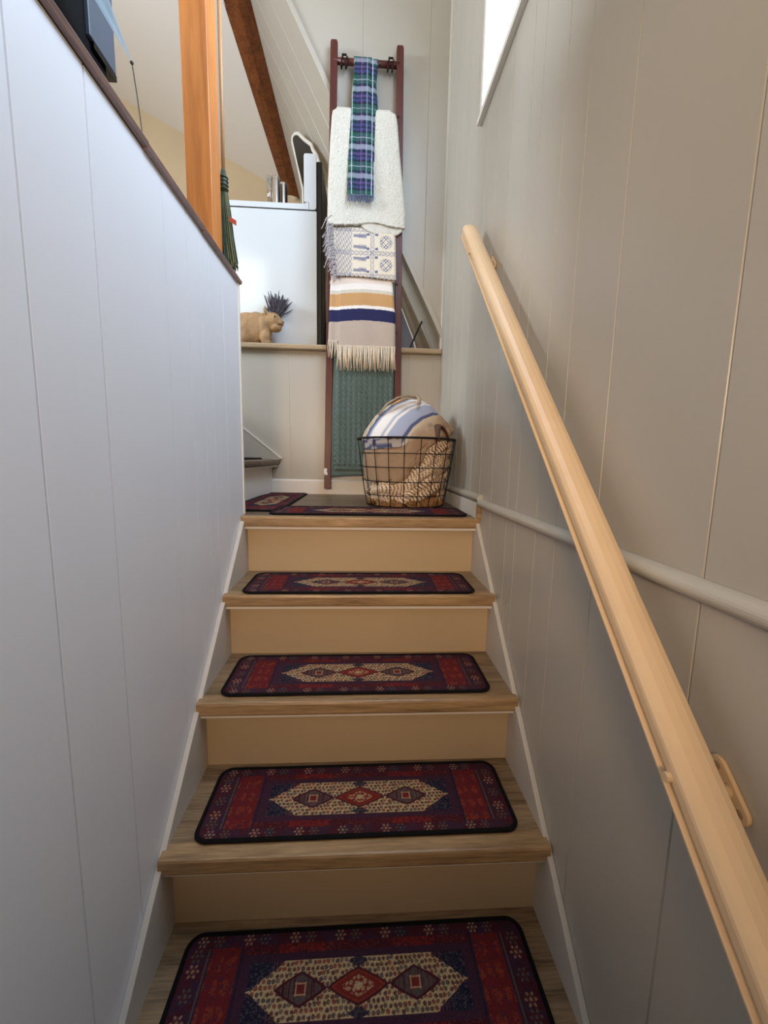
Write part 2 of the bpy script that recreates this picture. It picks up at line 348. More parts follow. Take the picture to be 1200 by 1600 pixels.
# rear window frame in the upper room (daylight comes through it)
rw = MB(); rw.box(-2.45, -2.38, -3.3, -3.20, 2.14, 3.30).box(-1.52, -1.45, -3.3, -3.20, 2.14, 3.30).box(-2.38, -1.52, -3.3, -3.20, 2.14, 2.21).box(-2.38, -1.52, -3.3, -3.20, 3.23, 3.30)
struct(rw.build('window_2', 'trim'))

# ------------------------------------------------------------------ staircase
st = empty('staircase', (0, 0, 0), 'straight painted staircase with wood laminate treads and tan risers rising to the landing', 'staircase')
def nose_profile(y, z):   # (y,z) outline: bullnose
    return [(y + .045, z), (y + .006, z), (y + .002, z - .002), (y, z - .007), (y, z - TH + .006), (y + .002, z - TH + .001), (y + .006, z - TH), (y + .045, z - TH)]
for k in range(0, 8):
    y, z = -k * RUN, -k * RISE
    if k: MB().box(-.447, .447, y + .045, y + RUN + OV, z - .03, z).build('tread', 'tread', st)
    hw = .455 if k else .452
    MB().prism(nose_profile(y, z), -hw, hw, 'x').build('nosing', 'nosing', st)
    MB().box(-.447, .447, y + .010, y + .020, z - TH - .010, z - TH - .0002).build('nosing_trim', 'trim', st)
    MB().box(-.447, .447, y + OV, y + OV + .02, z - RISE + (-.0), z - (TH if k else TH) - .0).build('riser', 'riser', st)
# landing nosing wings that run to the walls
MB().box(-.4612, -.452, .012, .05, -.018, 0).build('nosing_return', 'nosing', st); MB().box(.452, .4610, .0, .05, -.018, 0).build('nosing_return', 'nosing', st)
sl_ = RISE / RUN
for s in (-1, 1):
    x0, x1 = (.447, XR - .0005) if s > 0 else (-XR + .0005, -.447)
    y1 = .048; y0 = -1.75
    off = -.028
    poly = [(y1, -.018), (0.0, -.018 if s > 0 else -.018), (-.006, off), (y0, sl_ * y0 + off), (y0, sl_ * y0 - .34), (y1 + .05, sl_ * (y1 + .05) - .34), (y1 + .05, -.06), (y1, -.06)]
    MB().prism(poly, x0, x1, 'x').build('stringer', 'stringer', st, bevel=.0015)

# winder steps to the left, up to the upper floor
wd = empty('winder_steps', (-.6, .5, 0), 'turning winder steps with grey laminate nosing left of the landing', 'staircase')
def wstep(xa_b, xa_f, z, z0, xl):
    # riser line from (xa_b, YB) to (xa_f, .06)
    r = MB().prism([(xa_b, YB - .001), (xa_f, .068), (xa_f - .02, .068), (xa_b - .02, YB - .001)], z0, z - .035, 'z'); kid(r.build('riser', 'trim'), wd)
    n = MB()
    prof = [(-.05, 0), (-.006, 0), (0, -.006), (0.0, -.018), (-.006, -.028), (-.022, -.035), (-.05, -.035)]
    e = .052
    vs_ = []
    for (x, y) in ((xa_b + e, YB - .014), (xa_f + e, .068)): vs_ += [(x + p[0], y, z + p[1]) for p in prof]
    q = len(prof); n.add(vs_, [tuple(range(q)), tuple(range(2 * q - 1, q - 1, -1))] + [(i, (i + 1) % q, q + (i + 1) % q, q + i) for i in range(q)])
    kid(n.build('nosing', 'landing', bevel=.002), wd)
    t = MB().prism([(xa_b + e - .05, YB - .001), (xa_f + e - .05, .068), (xl, .068), (xl, YB - .001)], z - .03, z, 'z'); kid(t.build('tread', 'landing'), wd)
    u = MB().prism([(xa_b + .035, YB - .014), (xa_f + .035, .068), (xa_f + .003, .068), (xa_b + .003, YB - .014)], z - .043, z - .0355, 'z'); kid(u.build('nosing_trim', 'trim'), wd)
wstep(-.541, -.60, .205, 0, -1.0)
wstep(-.80, -.85, .425, .205, -1.25)
wstep(-1.08, -1.12, .645, .425, -1.55)
kid(MB().box(-1.40, -1.38, .068, YB - .001, .645, ZF - .06).build('riser', 'trim'), wd)
# skirt board on the back wall above the winders
def sk(x): return .21 - .80 * (x + .487)
kid(MB().prism([(-.546, .001), (-.546, .165), (-.487, sk(-.487)), (-1.3, sk(-1.3)), (-1.3, .001)], YB - .013, YB - .001).build('skirt_board', 'paint', bevel=.0015), wd)
kid(MB().prism([(-.484, sk(-.484)), (-1.3, sk(-1.3)), (-1.3, sk(-1.3) + .006), (-.478, sk(-.484) + .006)], YB - .016, YB - .001).build('skirt_trim', 'trim'), wd)

# ------------------------------------------------------------------ rugs
RL, RWd, RC = .795, .235, .036
def rug_mesh():
    nx, ny = 560, 168
    xs = np.linspace(-RL/2 + .004, RL/2 - .004, nx); ys_ = np.linspace(-RWd/2 + .004, RWd/2 - .004, ny)
    X, Y = np.meshgrid(xs, ys_, indexing='ij'); Xo, Yo = X.copy(), Y.copy()
    cx, cy, rr = RL/2 - RC, RWd/2 - RC, RC - .004
    dx, dy = np.maximum(np.abs(X) - cx, 0), np.maximum(np.abs(Y) - cy, 0); d = np.hypot(dx, dy); k = np.where((dx > 0) & (dy > 0) & (d > rr), rr / np.maximum(d, 1e-6), 1)
    X = np.sign(X) * (np.minimum(np.abs(X), cx) + dx * k); Y = np.sign(Y) * (np.minimum(np.abs(Y), cy) + dy * k)
    ax, ay = np.abs(X), np.abs(Y)
    col = lambda r, g, b: np.array(s2l((r/255., g/255., b/255.)))
    maroon, red, navy, cream, plum, orange, grey, pink = col(82, 34, 42), col(128, 40, 38), col(40, 38, 58), col(205, 176, 132), col(70, 42, 58), col(160, 72, 44), col(98, 88, 84), col(168, 128, 104)
    A = np.zeros(X.shape + (3,)); A[:] = plum
    def put(mask, c, a=1.0):
        mk = np.clip(mask, 0, 1)[..., None] * a; A[:] = A * (1 - mk) + np.asarray(c) * mk
    n1 = vnoise(X * 220, Y * 220, 1); n2 = vnoise(X * 500, Y * 500, 2); n3 = vnoise(X * 60, Y * 60, 5); nl = vnoise(X * 900, Y * 25, 3)
    put(n3 > .5, maroon, .7)
    ex, ey = RL/2 - ax, RWd/2 - ay               # distance to the edges
    # flowers in the outer border
    def flower(cx_, cy_, r, c1, c2):
        dx, dy = X - cx_, Y - cy_; rr = np.hypot(dx, dy * 1.0); th = np.arctan2(dy, dx); pet = r * (.72 + .28 * np.cos(6 * th))
        put((rr < pet), c1, .85); put(rr < r * .55, c2, .9); put(rr < r * .25, c1, .9)
    bands = []
    for s in (-1, 1):
        px = -.36
        i = 0
        while px < .365:
            flower(px, s * (RWd/2 - .0205), .0130, grey if i % 2 else pink, maroon if i % 3 else navy); px += .036 if i % 2 == 0 else .070; i += 1
        for j, py in enumerate((-.07, -.042, 0, .042, .07)):
            flower(s * (RL/2 - .033), py, .0145, pink if j % 2 else grey, maroon)
    # line between borders
    put((np.abs(ex - .058) < .0025) & (ey > .034), grey, .7)
    # short side second band: red orange block
    blk = (ax > .265) & (ax < RL/2 - .062) & (ay < .083); put(blk, red, .9)
    put(blk & ((np.abs(np.sin(X * 130 + n3 * 2)) * np.abs(np.sin(Y * 75 + .8))) > .5) & (n1 > .35), orange, .7); put(blk & (n2 > .62), maroon, .8); put(blk & (n1 < .22), plum, .7)
    put(((np.abs(ax - .265) < .004) | (np.abs(ax - (RL/2 - .062)) < .002)) & (ay < .085), navy, .8)
    # long side second band: distressed red
    lb = (ay > .066) & (ay < .084) & (ax < .262); put(lb, maroon, .9); put(lb & (np.abs(ax - .13) < .05) & (n1 > .4), red, .9); put(lb & (n2 > .8), orange, .5)
    # navy frame and inner field
    inn = (ax < .258) & (ay < .066); put(inn, plum, 1)
    fld = (ax < .240) & (ay < .052); put(fld, navy, 1); put(fld & (np.sin(X * 900) > .2) & (ax < .19), orange, .35); put(fld & (n2 > .7), grey, .6)
    hexm = fld & ((ay < .052 * (1 - smoothstep(.16, .245, ax))) | (ax < .165)) & ((ax * .6 + ay) < .150) & ~((ax > .17) & (ay > .055 * (1 - (ax - .155) / .085)))
    put(hexm, cream, 1)
    sc = 1 / .0102; gx, gy = X * sc, Y * sc; row = np.floor(gy); gx2 = gx + .5 * (row % 2); cxi = np.floor(gx2)
    hsh = np.modf(np.sin(cxi * 12.9 + row * 78.2) * 43758.5)[0] % 1; fx, fy = gx2 - cxi - .5 + (hsh - .5) * .35, gy - row - .5 + (.5 - hsh) * .35
    dd = np.hypot(fx, fy); dot = dd < .40 + (n2 - .5) * .3; ring = dd < .16
    for lo, hi, c in ((0, .4, maroon), (.4, .6, navy), (.6, .8, red), (.8, .92, grey), (.92, 1, col(60, 66, 50))): put(hexm & dot & (hsh >= lo) & (hsh < hi), c, .9)
    put(hexm & ring & (hsh > .3), pink, .5)
    def diamond(cx_, cy_, hx, hy): return (np.abs(X - cx_) / hx + (np.abs(Y - cy_) / hy) ** 1.25) < 1
    for s in (-1, 1):
        put(diamond(s * .124, 0, .056, .031), maroon, 1); put(diamond(s * .124, 0, .046, .026) & (nl > .30), grey, .8)
        q = (np.abs(X - s * .124) < .013) & (ay < .012); put(q, red, .9); put(q & ((np.abs(np.abs(X - s * .124) - .010) < .0016) | (np.abs(ay - .009) < .0015)), cream, .7)
        put(diamond(0, s * .044, .022, .011), navy, .9)
    put(diamond(0, 0, .066, .034), maroon, 1); put(diamond(0, 0, .058, .029), orange, .7); put(diamond(0, 0, .052, .0255), red, .8)
    put(diamond(0, 0, .036, .019) & dot, cream, .6); put(diamond(0, 0, .010, .008), cream, .8)
    put((np.abs(ay - .0) < .0016) & (ax > .060) & (ax < .072), maroon, 1)
    A *= (0.62 + .40 * n2)[..., None]; A *= (.93 + .14 * (np.sin(X * 2200) > 0))[..., None]
    mb = MB(); Z = np.full(X.shape, .0062) + .0004 * n1
    mb.grid(np.stack([X, Y, Z], -1)); return mb, A.reshape(-1, 3)
rugs = [('stair_mat', (0.0, .150, 0), 0, 'dark red patterned mat lying along the landing edge in front of the wire basket'),
        ('stair_mat', (-.448, .53, 0), PI/2 - .02, 'dark red patterned mat at the left end of the landing, beside the winder step'),
        ('stair_mat', (-.004, -1*RUN + .128, -RISE), .0, 'dark red patterned mat on the tread just below the landing'),
        ('stair_mat', (-.008, -2*RUN + .148, -2*RISE), .004, 'dark red patterned mat on the second tread below the landing'),
        ('stair_mat', (0.0, -3*RUN + .156, -3*RISE), .006, 'dark red patterned mat on the third tread below the landing, the larger of the two nearest fully visible'),
        ('stair_mat', (0.0, -4*RUN + .150, -4*RISE), .008, 'dark red patterned mat on the lowest visible tread, cut by the bottom of the photo'),
        ('stair_mat', (-.70, .52, .205), PI/2, 'dark red mat barely showing on top of the winder step at far left')]
rugs[0] = (rugs[0][0], (.030, .160, 0), 0, rugs[0][3])
rugs[4] = (*rugs[4][:3], 'dark red patterned mat on the third tread below the landing')
base = None
for nm, loc, rz, lab in rugs:
    if base is None:
        base = empty(nm, loc, lab, 'rug', 'patterned stair mats')
        mb, A = rug_mesh(); o = mb.build('pile', 'rug', base, recalc=False); weave(o, A)
        ring = MB(); n = 44; pts = rrect(RL/2 - .005, RWd/2 - .005, RC - .005)
        ring.tube([(x, y, .0045) for x, y in pts], .0062, 8, closed=True, flat=.72); ring.build('edge_binding', 'binding', base, smooth=True)
        MB().prism(rrect(RL/2 - .006, RWd/2 - .006, RC - .006), .0004, .0058, 'z').build('backing', 'binding', base)
        r0 = base
    else:
        r0 = copy_tree(base); r0['label'] = lab
    r0.location = loc; r0.rotation_euler = (0, 0, rz)

# ------------------------------------------------------------------ handrail
hs = .985; c0 = .995
dirv = Vector((0, 1, hs)).normalized(); nrm = Vector((0, -hs, 1)).normalized(); xc = .3975
def railpt(y): return Vector((xc, y, hs * y + c0))
hr = empty('handrail', railpt(-.5), 'long cream painted wooden handrail sloping up the right wall', 'handrail')
prof = [(-.0275, -.004), (-.0265, .0), (-.022, .005), (-.012, .0085), (0, .0095), (.012, .0085), (.022, .005), (.0265, 0), (.0275, -.004), (.0275, -.014), (.024, -.017), (.020, -.018), (.020, -.027), (.026, -.029), (.0265, -.034), (-.0265, -.034), (-.0275, -.030), (-.026, -.0285), (-.020, -.027), (-.020, -.018), (-.024, -.017), (-.0275, -.014)]
rb = MB(); y0, y1 = -1.9, .105; rows = []
for (yy, sc_) in ((y0, 1), (y1, 1), (y1 + .008, .96), (y1 + .016, .84), (y1 + .021, .6), (y1 + .0225, .2)):
    p0 = railpt(yy); rows.append([p0 + Vector((1, 0, 0)) * (u * (sc_ if sc_ < 1 else 1)) + nrm * ((v + .012) * (1 if sc_ == 1 else sc_) - .012) for u, v in prof])
q = len(prof); rb.add([p for r in rows for p in r], [(i*q + j, i*q + (j+1) % q, (i+1)*q + (j+1) % q, (i+1)*q + j) for i in range(len(rows) - 1) for j in range(q)] + [tuple(range(q - 1, -1, -1)), tuple((len(rows)-1)*q + j for j in range(q))])
kid(rb.build('rail', 'rail', bevel=0), hr)
def bracket(y):
    p = railpt(y); br = MB(); bz = p.z
    foot = p - nrm * .037
    br.tube([foot, foot - nrm * .018 + Vector((.004, 0, 0)), Vector((.425, y + .008, foot.z - .030)), Vector((.445, y + .008, foot.z - .026)), Vector((XR - .004, y + .008, foot.z - .022))], [.008, .008, .007, .007, .009], 12)
    b0 = kid(br.build('bracket_arm', 'bracket', smooth=True), hr)
    pc = Vector((XR, y + .008, foot.z - .020)); Rm = [(a, b) for a, b in rrect(.038, .0125, .012, 6)]
    pv = []
    for dx in (-.0065, -.0005):
        for a, b in Rm: q = pc + dirv * a + nrm * b; pv.append((XR + dx, q.y, q.z))
    n = len(Rm); plm = MB().add(pv, [tuple(range(n)), tuple(range(2*n - 1, n - 1, -1))] + [(i, (i+1) % n, n + (i+1) % n, n + i) for i in range(n)])
    plm.build('bracket_plate', 'bracket', b0, bevel=.002)
    a_ = foot - dirv * .045 + nrm * .001; b_ = foot + dirv * .045 + nrm * .001
    MB().tube([a_, b_], .011, 8, flat=.35).build('rail_clip', 'bracket', b0)
    for k in (-.026, .026):
        q = pc + dirv * k; MB().tube([Vector((XR - .0105, q.y, q.z)), Vector((XR - .006, q.y, q.z))], .0055, 12).build('screw', 'chrome', b0)
    MB().tube([Vector((xc - .034, y, foot.z + .006)), Vector((xc - .018, y, foot.z + .006))], .006, 10).build('screw', 'bracket', b0)
bracket(-.02); bracket(-1.135)

# ------------------------------------------------------------------ post, beam
pst = MB().box(-.565, -.485, -.118, -.03, ZF - .015, 3.3).build('post', 'post', bevel=.003)
tag(pst, 'square orange brown timber post rising beside the broom above the left stair wall', 'post')
bmv = MB()
T = [Vector(v) for v in ((-.941, 1.6, 3.169), (-.847, 1.6, 3.172), (-.741, 1.72, 3.20), (-.86, 1.80, 3.22))]
Bo = [Vector(v) for v in ((-.816, 3.1, 2.872), (-.744, 3.1, 2.872), (-.650, 3.19, 2.89), (-.70, 3.19, 2.95))]
ext = [t + (t - b) * .6 for t, b in zip(T, Bo)]
bmv.add(ext + Bo, [(0, 1, 2, 3), (7, 6, 5, 4), (0, 4, 5, 1), (1, 5, 6, 2), (2, 6, 7, 3), (3, 7, 4, 0)])
bmo = bmv.build('hip_beam', 'beam'); tag(bmo, 'dark reddish brown roof beam slanting down behind the stove', 'beam')

# ------------------------------------------------------------------ white stove
RY0, RY1 = 1.10, 1.52; X0, X1 = -.915, -.284
rg = empty('kitchen_stove', ((X0 + X1)/2, (RY0 + RY1)/2, ZF), 'white enamel stove seen side on, with raised backguard and black back', 'stove')
ztop = 1.700
kid(MB().box(X0, X1, RY0, RY1, ZF + .0, ztop - .036).build('body', 'white_enamel', bevel=.003), rg)
kid(MB().box(X0 + .01, X1 - .003, RY0 + .004, RY1 - .004, ztop - .0362, ztop - .0305).build('seam', 'black_gloss'), rg)
top = MB().prism([(X0, ztop - .030), (X1 - .046, ztop - .030), (X1 - .046, ztop + .008), (X1 - .058, ztop + .011), (X1 - .062, ztop + .006), (X1 - .072, ztop + .001), (X0 + .01, ztop), (X0, ztop - .008)], RY0 - .001, RY1 - .001)
kid(top.build('cooktop', 'white_enamel', bevel=.0015), rg)
xa, xb = X1 - .074, X1 - .002; za, zb = ztop - .030, 1.969
gp = [(X1 - .044, za), (xb - .012, za), (xb - .004, za + .004), (xb, za + .014), (xb, zb - .004), (xb - .004, zb), (xa + .010, zb), (xa + .003, zb - .003), (xa, zb - .012), (xa, ztop + .013), (X1 - .058, ztop + .0115), (X1 - .044, ztop + .009)]
kid(MB().prism(gp, RY0 - .002, RY0 + .025).build('backguard_end', 'white_enamel', bevel=.001), rg); kid(MB().prism(gp, RY1 - .03, RY1).build('backguard_end', 'white_enamel', bevel=.001), rg)
kid(MB().box(xa + .006, xb - .004, RY0 + .025, RY1 - .03, za + .04, zb - .004).build('backguard', 'black_gloss'), rg)
kid(MB().box(X1 - .002, X1 + .03, RY0 + .012, RY1 - .02, ZF + .0, zb - .03).build('back_panel', 'black_back', bevel=.006), rg)
hs_ = MB(); hs_.tube([(X1 + .036, RY0 + .25, 1.66), (X1 + .04, RY0 + .22, 1.60), (X1 + .04, RY0 + .22, 1.30), (X1 + .038, RY0 + .26, 1.12)], [.012, .016, .016, .008], 8, flat=.5)
kid(hs_.build('cable_cover', 'moulding', smooth=True), rg)

# canisters on the cooktop
cy_ = 1.185
for (cx_, cyy, rr, h, lab) in ((-.538, cy_, .026, .183, 'brushed steel canister standing on the stove top, right next to the glass'), (-.506, cy_ + .062, .028, .186, 'second steel canister on the stove top, behind the first and nearest the beam')):
    cn = empty('steel_canister', (cx_, cyy, ztop), lab, 'canister', 'steel canisters on the stove')
    kid(MB().lathe([(rr - .001, ztop + .0015), (rr, ztop + .004), (rr, ztop + h - .02)], cx_, cyy, 28).build('canister_body', 'chrome', smooth=False), cn)
    kid(MB().lathe([(rr + .0015, ztop + h - .0198), (rr + .0015, ztop + h - .004), (rr - .003, ztop + h)], cx_, cyy, 28).build('lid', 'chrome', smooth=False), cn)
gx_ = -.574
gl = empty('utensil_glass', (gx_, cy_ - .012, ztop), 'clear glass holding wooden utensils at the left of the steel canisters', 'glass')
kid(MB().lathe([(.011, ztop + .0015), (.016, ztop + .180), (.0145, ztop + .180), (.0098, ztop + .004)], gx_, cy_ - .012, 24).build('glass_body', 'tumbler', smooth=True), gl)
us = MB()
for a in (0, 2.2, 4.3): us.tube([(gx_ + .004*math.cos(a), cy_ - .012 + .004*math.sin(a), ztop + .006), (gx_ + .007*math.cos(a), cy_ - .012 + .007*math.sin(a), ztop + .105)], .0036, 8)
kid(us.build('utensils', 'wood_spoon'), gl)

# tall black panel with white rim behind the stove, tilted outline
out = [(-.546, 2.565), (-.543, 2.60), (-.525, 2.625), (-.500, 2.628), (-.455, 2.590), (-.405, 2.560), (-.392, 2.525), (-.365, 2.49), (-.340, 2.42), (-.318, 2.33), (-.303, 2.23), (-.285, 2.05), (-.262, 1.8), (-.235, 1.4), (-.21, .93), (-.21, .90), (-.44, .90), (-.455, 1.6), (-.47, 2.25)]
def pan_y(x): return 1.82 - (x + .50) * 1.30
def to_depth(p, z0=None):
    y = 1.7
    for _ in range(6):
        k = (y - CAM.y) / (1.9 - CAM.y); x = CAM.x + (p[0] - CAM.x) * k; y = pan_y(x)
    return Vector((x, y, ZF if p[1] < .95 else CAM.z + (p[1] - CAM.z) * k))
out3 = [to_depth(p) for p in out]
pn = empty('leaning_panel', (-.35, 1.65, ZF), 'tall black panel with a rounded white rim standing behind the white stove', 'panel')
ctr = sum(out3, Vector()) / len(out3); pnn = Vector((1.3, 1, 0)).normalized()
face = [ctr + (p - ctr) * (1 - .010 / max(.02, (p - ctr).length)) for p in out3]
fm = MB(); n = len(face); fm.add([p - pnn * .006 for p in face] + [p + pnn * .020 for p in face], [tuple(range(n)), tuple(range(2*n - 1, n - 1, -1))] + [(i, (i+1) % n, n + (i+1) % n, n + i) for i in range(n)])
kid(fm.build('panel_face', 'black_gloss'), pn)
kid(MB().tube(face, .013, 8, closed=True).build('rim', 'trim', smooth=True), pn)

# things glimpsed under the rake at right
gb = MB().prism([(.05, ZF), (.355, ZF), (.319, 1.008), (.218, 1.238), (.14, 1.42), (.05, 1.42)], 1.22, 1.24)
g0 = empty('grey_board', (.2, 1.22, ZF), 'grey board with a pale edge standing under the sloped roof behind the ladder', 'board')
kid(gb.build('board', 'grey_board'), g0)
kid(MB().tube([(.36, 1.215, ZF + .01), (.319, 1.215, 1.008), (.218, 1.215, 1.238), (.14, 1.215, 1.42)], .004, 6).build('edge_strip', 'trim'), g0)
cb = MB().tube([(.285, 1.19, ZF + .008), (.30, 1.19, .93), (.352, 1.19, 1.05), (.409, 1.19, 1.168)], .0055, 8).build('cable', 'black_back', smooth=True)
tag(cb, 'thin dark cable slanting behind the ladder above the ledge', 'cable')

# ------------------------------------------------------------------ animal figurine and lavender
cz = ZF
fg = empty('cat_figurine', (-.60, 1.02, cz), 'small tan cat shaped figurine facing right on the wooden ledge', 'figurine')
cm = bpy.data.meshes.new('body'); cobj = bpy.data.objects.new('body', cm); C.objects.link(cobj)
mbs = MB()
mbs.ball((-.680, 1.02, cz + .092), .115, .058, .096, 24, 14)
mbs.ball((-.628, 1.016, cz + .100), .072, .056, .092, 24, 14)
mbs.ball((-.582, 1.008, cz + .100), .046, .048, .085, 20, 12)
mbs.ball((-.528, .998, cz + .135), .050, .048, .050, 24, 14)        # head
mbs.ball((-.488, .988, cz + .124), .024, .028, .022, 18, 10)        # muzzle
mbs.ball((-.512, .990, cz + .100), .036, .036, .026, 16, 10)
mbs.ball((-.572, .978, cz + .040), .028, .024, .045, 16, 10); mbs.ball((-.562, .972, cz + .012), .030, .016, .012, 14, 8)
mbs.ball((-.572, 1.036, cz + .040), .028, .024, .045, 16, 10); mbs.ball((-.72, .985, cz + .034), .045, .028, .036, 16, 10)
for (ex_, ey_) in ((-.566, .968), (-.548, 1.032)):
    mbs.ball((ex_, ey_, cz + .182), .010, .014, .024, 12, 8, Matrix.Rotation(-.25, 3, 'Y'))
o = mbs.build('body', 'cat', smooth=True); kid(o, fg); bpy.data.objects.remove(cobj)
md = o.modifiers.new('remesh', 'REMESH'); md.mode = 'VOXEL'; md.voxel_size = .004; md.use_smooth_shade = True
md = o.modifiers.new('smooth', 'SMOOTH'); md.iterations = 6; md.factor = .6
kid(MB().ball((-.468, .985, cz + .130), .006, .009, .006, 10, 8).build('nose', 'cat_dark', smooth=True), fg)
for q in ((-.508, .951, cz + .150), (-.494, 1.02, cz + .152)): kid(MB().ball(q, .0055, .004, .005, 10, 8).build('eye', 'cat_dark', smooth=True), fg)
kid(MB().tube([(-.472, .972, cz + .117), (-.482, .963, cz + .112), (-.496, .960, cz + .114)], .0022, 6).build('mouth', 'cat_dark', smooth=True), fg)
lv = MB(); rnd = random.Random(3)
root = Vector((-.535, 1.050, cz + .170))
for i in range(170):
    a = rnd.gauss(.25, .30); b2 = rnd.uniform(-.3, .3); L = rnd.uniform(.075, .150)
    dv = Vector((math.sin(a), math.sin(b2), math.cos(a))).normalized(); s0 = root + Vector((rnd.uniform(-.012, .02), rnd.uniform(-.012, .012), rnd.uniform(-.02, .01)))
    e = s0 + dv * L; mid = s0 + dv * L * .5 + Vector((rnd.uniform(-.006, .006), rnd.uniform(-.006, .006), 0))
    lv.tube([s0, mid, s0 + dv * L * .7, e], [.0018, .002, .0034, .0014], 5)
lo_ = lv.build('lavender_bunch', 'lavender'); tag(lo_, 'bunch of dried grey purple lavender sprigs fanning up behind the cat figurine', 'dried flowers')

# ------------------------------------------------------------------ broom
br = empty('broom', (-.475, -.005, ZF), 'broom with wooden handle and dark green straw head leaning on the timber post', 'broom')
def bx_(t): return Vector((-.483, -.004, 1.17)).lerp(Vector((-.476, -.016, 1.72)), t)
kid(MB().tube([bx_(-.05), bx_(.5), bx_(1.02)], .0065, 12).build('handle', 'broomstick', smooth=True), br)
kid(MB().tube([bx_(1.02), bx_(1.05), bx_(1.09), bx_(1.07)], .0022, 6).build('hanging_loop', 'cap'), br)
wr_ = MB(); wr_.tube([(-.4835, -.003, 1.185), (-.484, -.003, 1.150), (-.484, -.002, 1.118)], [.0075, .013, .014], 14)
for k in range(4): wr_.tube([(-.484 + .0145 * math.cos(t) , -.002 + .0145 * math.sin(t), 1.125 + k * .012) for t in np.linspace(0, 2*PI, 15)[:-1]], .002, 6, closed=True)
kid(wr_.build('wire_wrap', 'wrap', smooth=True), br)
h1, h2 = MB(), MB()
for i in range(170):
    a = rnd.uniform(0, 2*PI); r_ = math.sqrt(rnd.random()); s0 = Vector((-.484 + .010 * r_ * math.cos(a), -.001 + .010 * r_ * math.sin(a), 1.13))
    m_ = Vector((-.482 + .019 * r_ * math.cos(a), .0 + .016 * r_ * math.sin(a), 1.06)); e = Vector((-.470 + .026 * r_ * math.cos(a), .006 + .020 * r_ * math.sin(a), ZF + .004 + rnd.uniform(0, .03)))
    (h2 if i % 4 == 0 else h1).tube([s0, m_, m_.lerp(e, .5) + Vector((-.002, 0, 0)), e], .0013, 4)
tag(kid(h1.build('bristles', 'bristle'), br), 'dark green bristles', None, None, 'stuff'); tag(kid(h2.build('bristles', 'straw'), br), 'straw coloured bristles', None, None, 'stuff')
kid(MB().grid(np.array([[(-.466 + .004*i + .0*j, -.012, 1.038 - .016 * j - .0022 * i * (1 - .0 * i)) for j in range(2)] for i in range(7)], float)).build('red_tag', 'red', solid=.001), br)

# ------------------------------------------------------------------ black appliance beyond the left wall, hanging cloth
bx = empty('boxy_appliance', (-.9, -.7, ZF), 'large black boxy appliance with a blue grey side panel above the left stair wall', 'appliance')
kid(MB().box(-1.25, -.598, -1.35, -.462, ZF - .015, 1.55).build('pedestal', 'matt_black', bevel=.004), bx)
kid(MB().box(-1.25, -.590, -.533, -.438, 1.108, 1.55).build('side_panel', 'steel_blue', bevel=.002), bx)
kid(MB().box(-1.25, -.5905, -.520, -.436, 1.095, 1.1075).build('base_lip', 'black_gloss'), bx)
kid(MB().box(-.5975, -.5955, -.70, -.62, 1.02, 1.03).build('badge_strip', 'chrome'), bx)
hc = empty('hanging_cloth', (-.54, -.5, 1.1), 'pale blue translucent triangular cloth hanging to a point at upper left', 'cloth')
G = np.zeros((14, 10, 3))
for i in range(14):
    for j in range(10):
        u, v = i / 13., j / 9.
        base_p = Vector((-.530, -.486, 1.099)).lerp(Vector((-.535, -.95, 1.09)), u); hgt = .27 * u
        G[i, j] = (base_p.x + .010 * math.sin(v * 9 + u * 3) * u, base_p.y + .05 * v * u, base_p.z + hgt * v)
kid(MB().grid(G).build('cloth_sheet', 'pale_cloth', smooth=True, merge=.0001), hc)
cdp = [Vector((-.530, -.486, 1.101)), Vector((-.530, -.480, 1.08)), Vector((-.531, -.468, 1.047)), Vector((-.532, -.455, 1.0)), Vector((-.532, -.446, .95)), Vector((-.533, -.442, ZF - .012))]
kid(MB().tube(cdp, .0011, 6).ball((-.530, -.486, 1.099), .004, .004, .004, 8, 6).build('cord', 'cord'), hc)

# ------------------------------------------------------------------ blanket ladder
LT, LBz = 2.375, .040
def lad_y(z): return .925 - (LT - z) / (LT - LBz) * .055
def lad_x(z): return .1745 + (LT - z) / (LT - LBz) * .030
ld = empty('blanket_ladder', (0, .87, LBz), 'tall dark red stained wooden blanket ladder leaning against the back wall', 'ladder')
for s in (-1, 1):
    mbx = MB(); hw = .019; hd = .014; rows = []
    zt = LT + (.022 if s < 0 else .018)
    for z in (LBz, zt - .012, zt):
        k = 1 if z < zt - .001 else .75; x = s * lad_x(z) + (.0 if s > 0 else 0) + .003; y = lad_y(z); rows += [(x - hw*k, y - hd, z), (x + hw*k, y - hd, z), (x + hw*k, y + hd, z), (x - hw*k, y + hd, z)]
    mbx.add(rows, [(0, 3, 2, 1), (8, 9, 10, 11)] + [(i*4 + j, i*4 + (j+1) % 4, (i+1)*4 + (j+1) % 4, (i+1)*4 + j) for i in range(2) for j in range(4)])
    kid(mbx.build('side_rail', 'ladder', bevel=.003), ld)
RZ = [2.305, 2.045, 1.462, 1.190, .93]
for z in RZ: kid(MB().tube([(-lad_x(z) - .0, lad_y(z), z), (lad_x(z), lad_y(z), z)], .0155, 14).build('rung', 'ladder', smooth=True), ld)
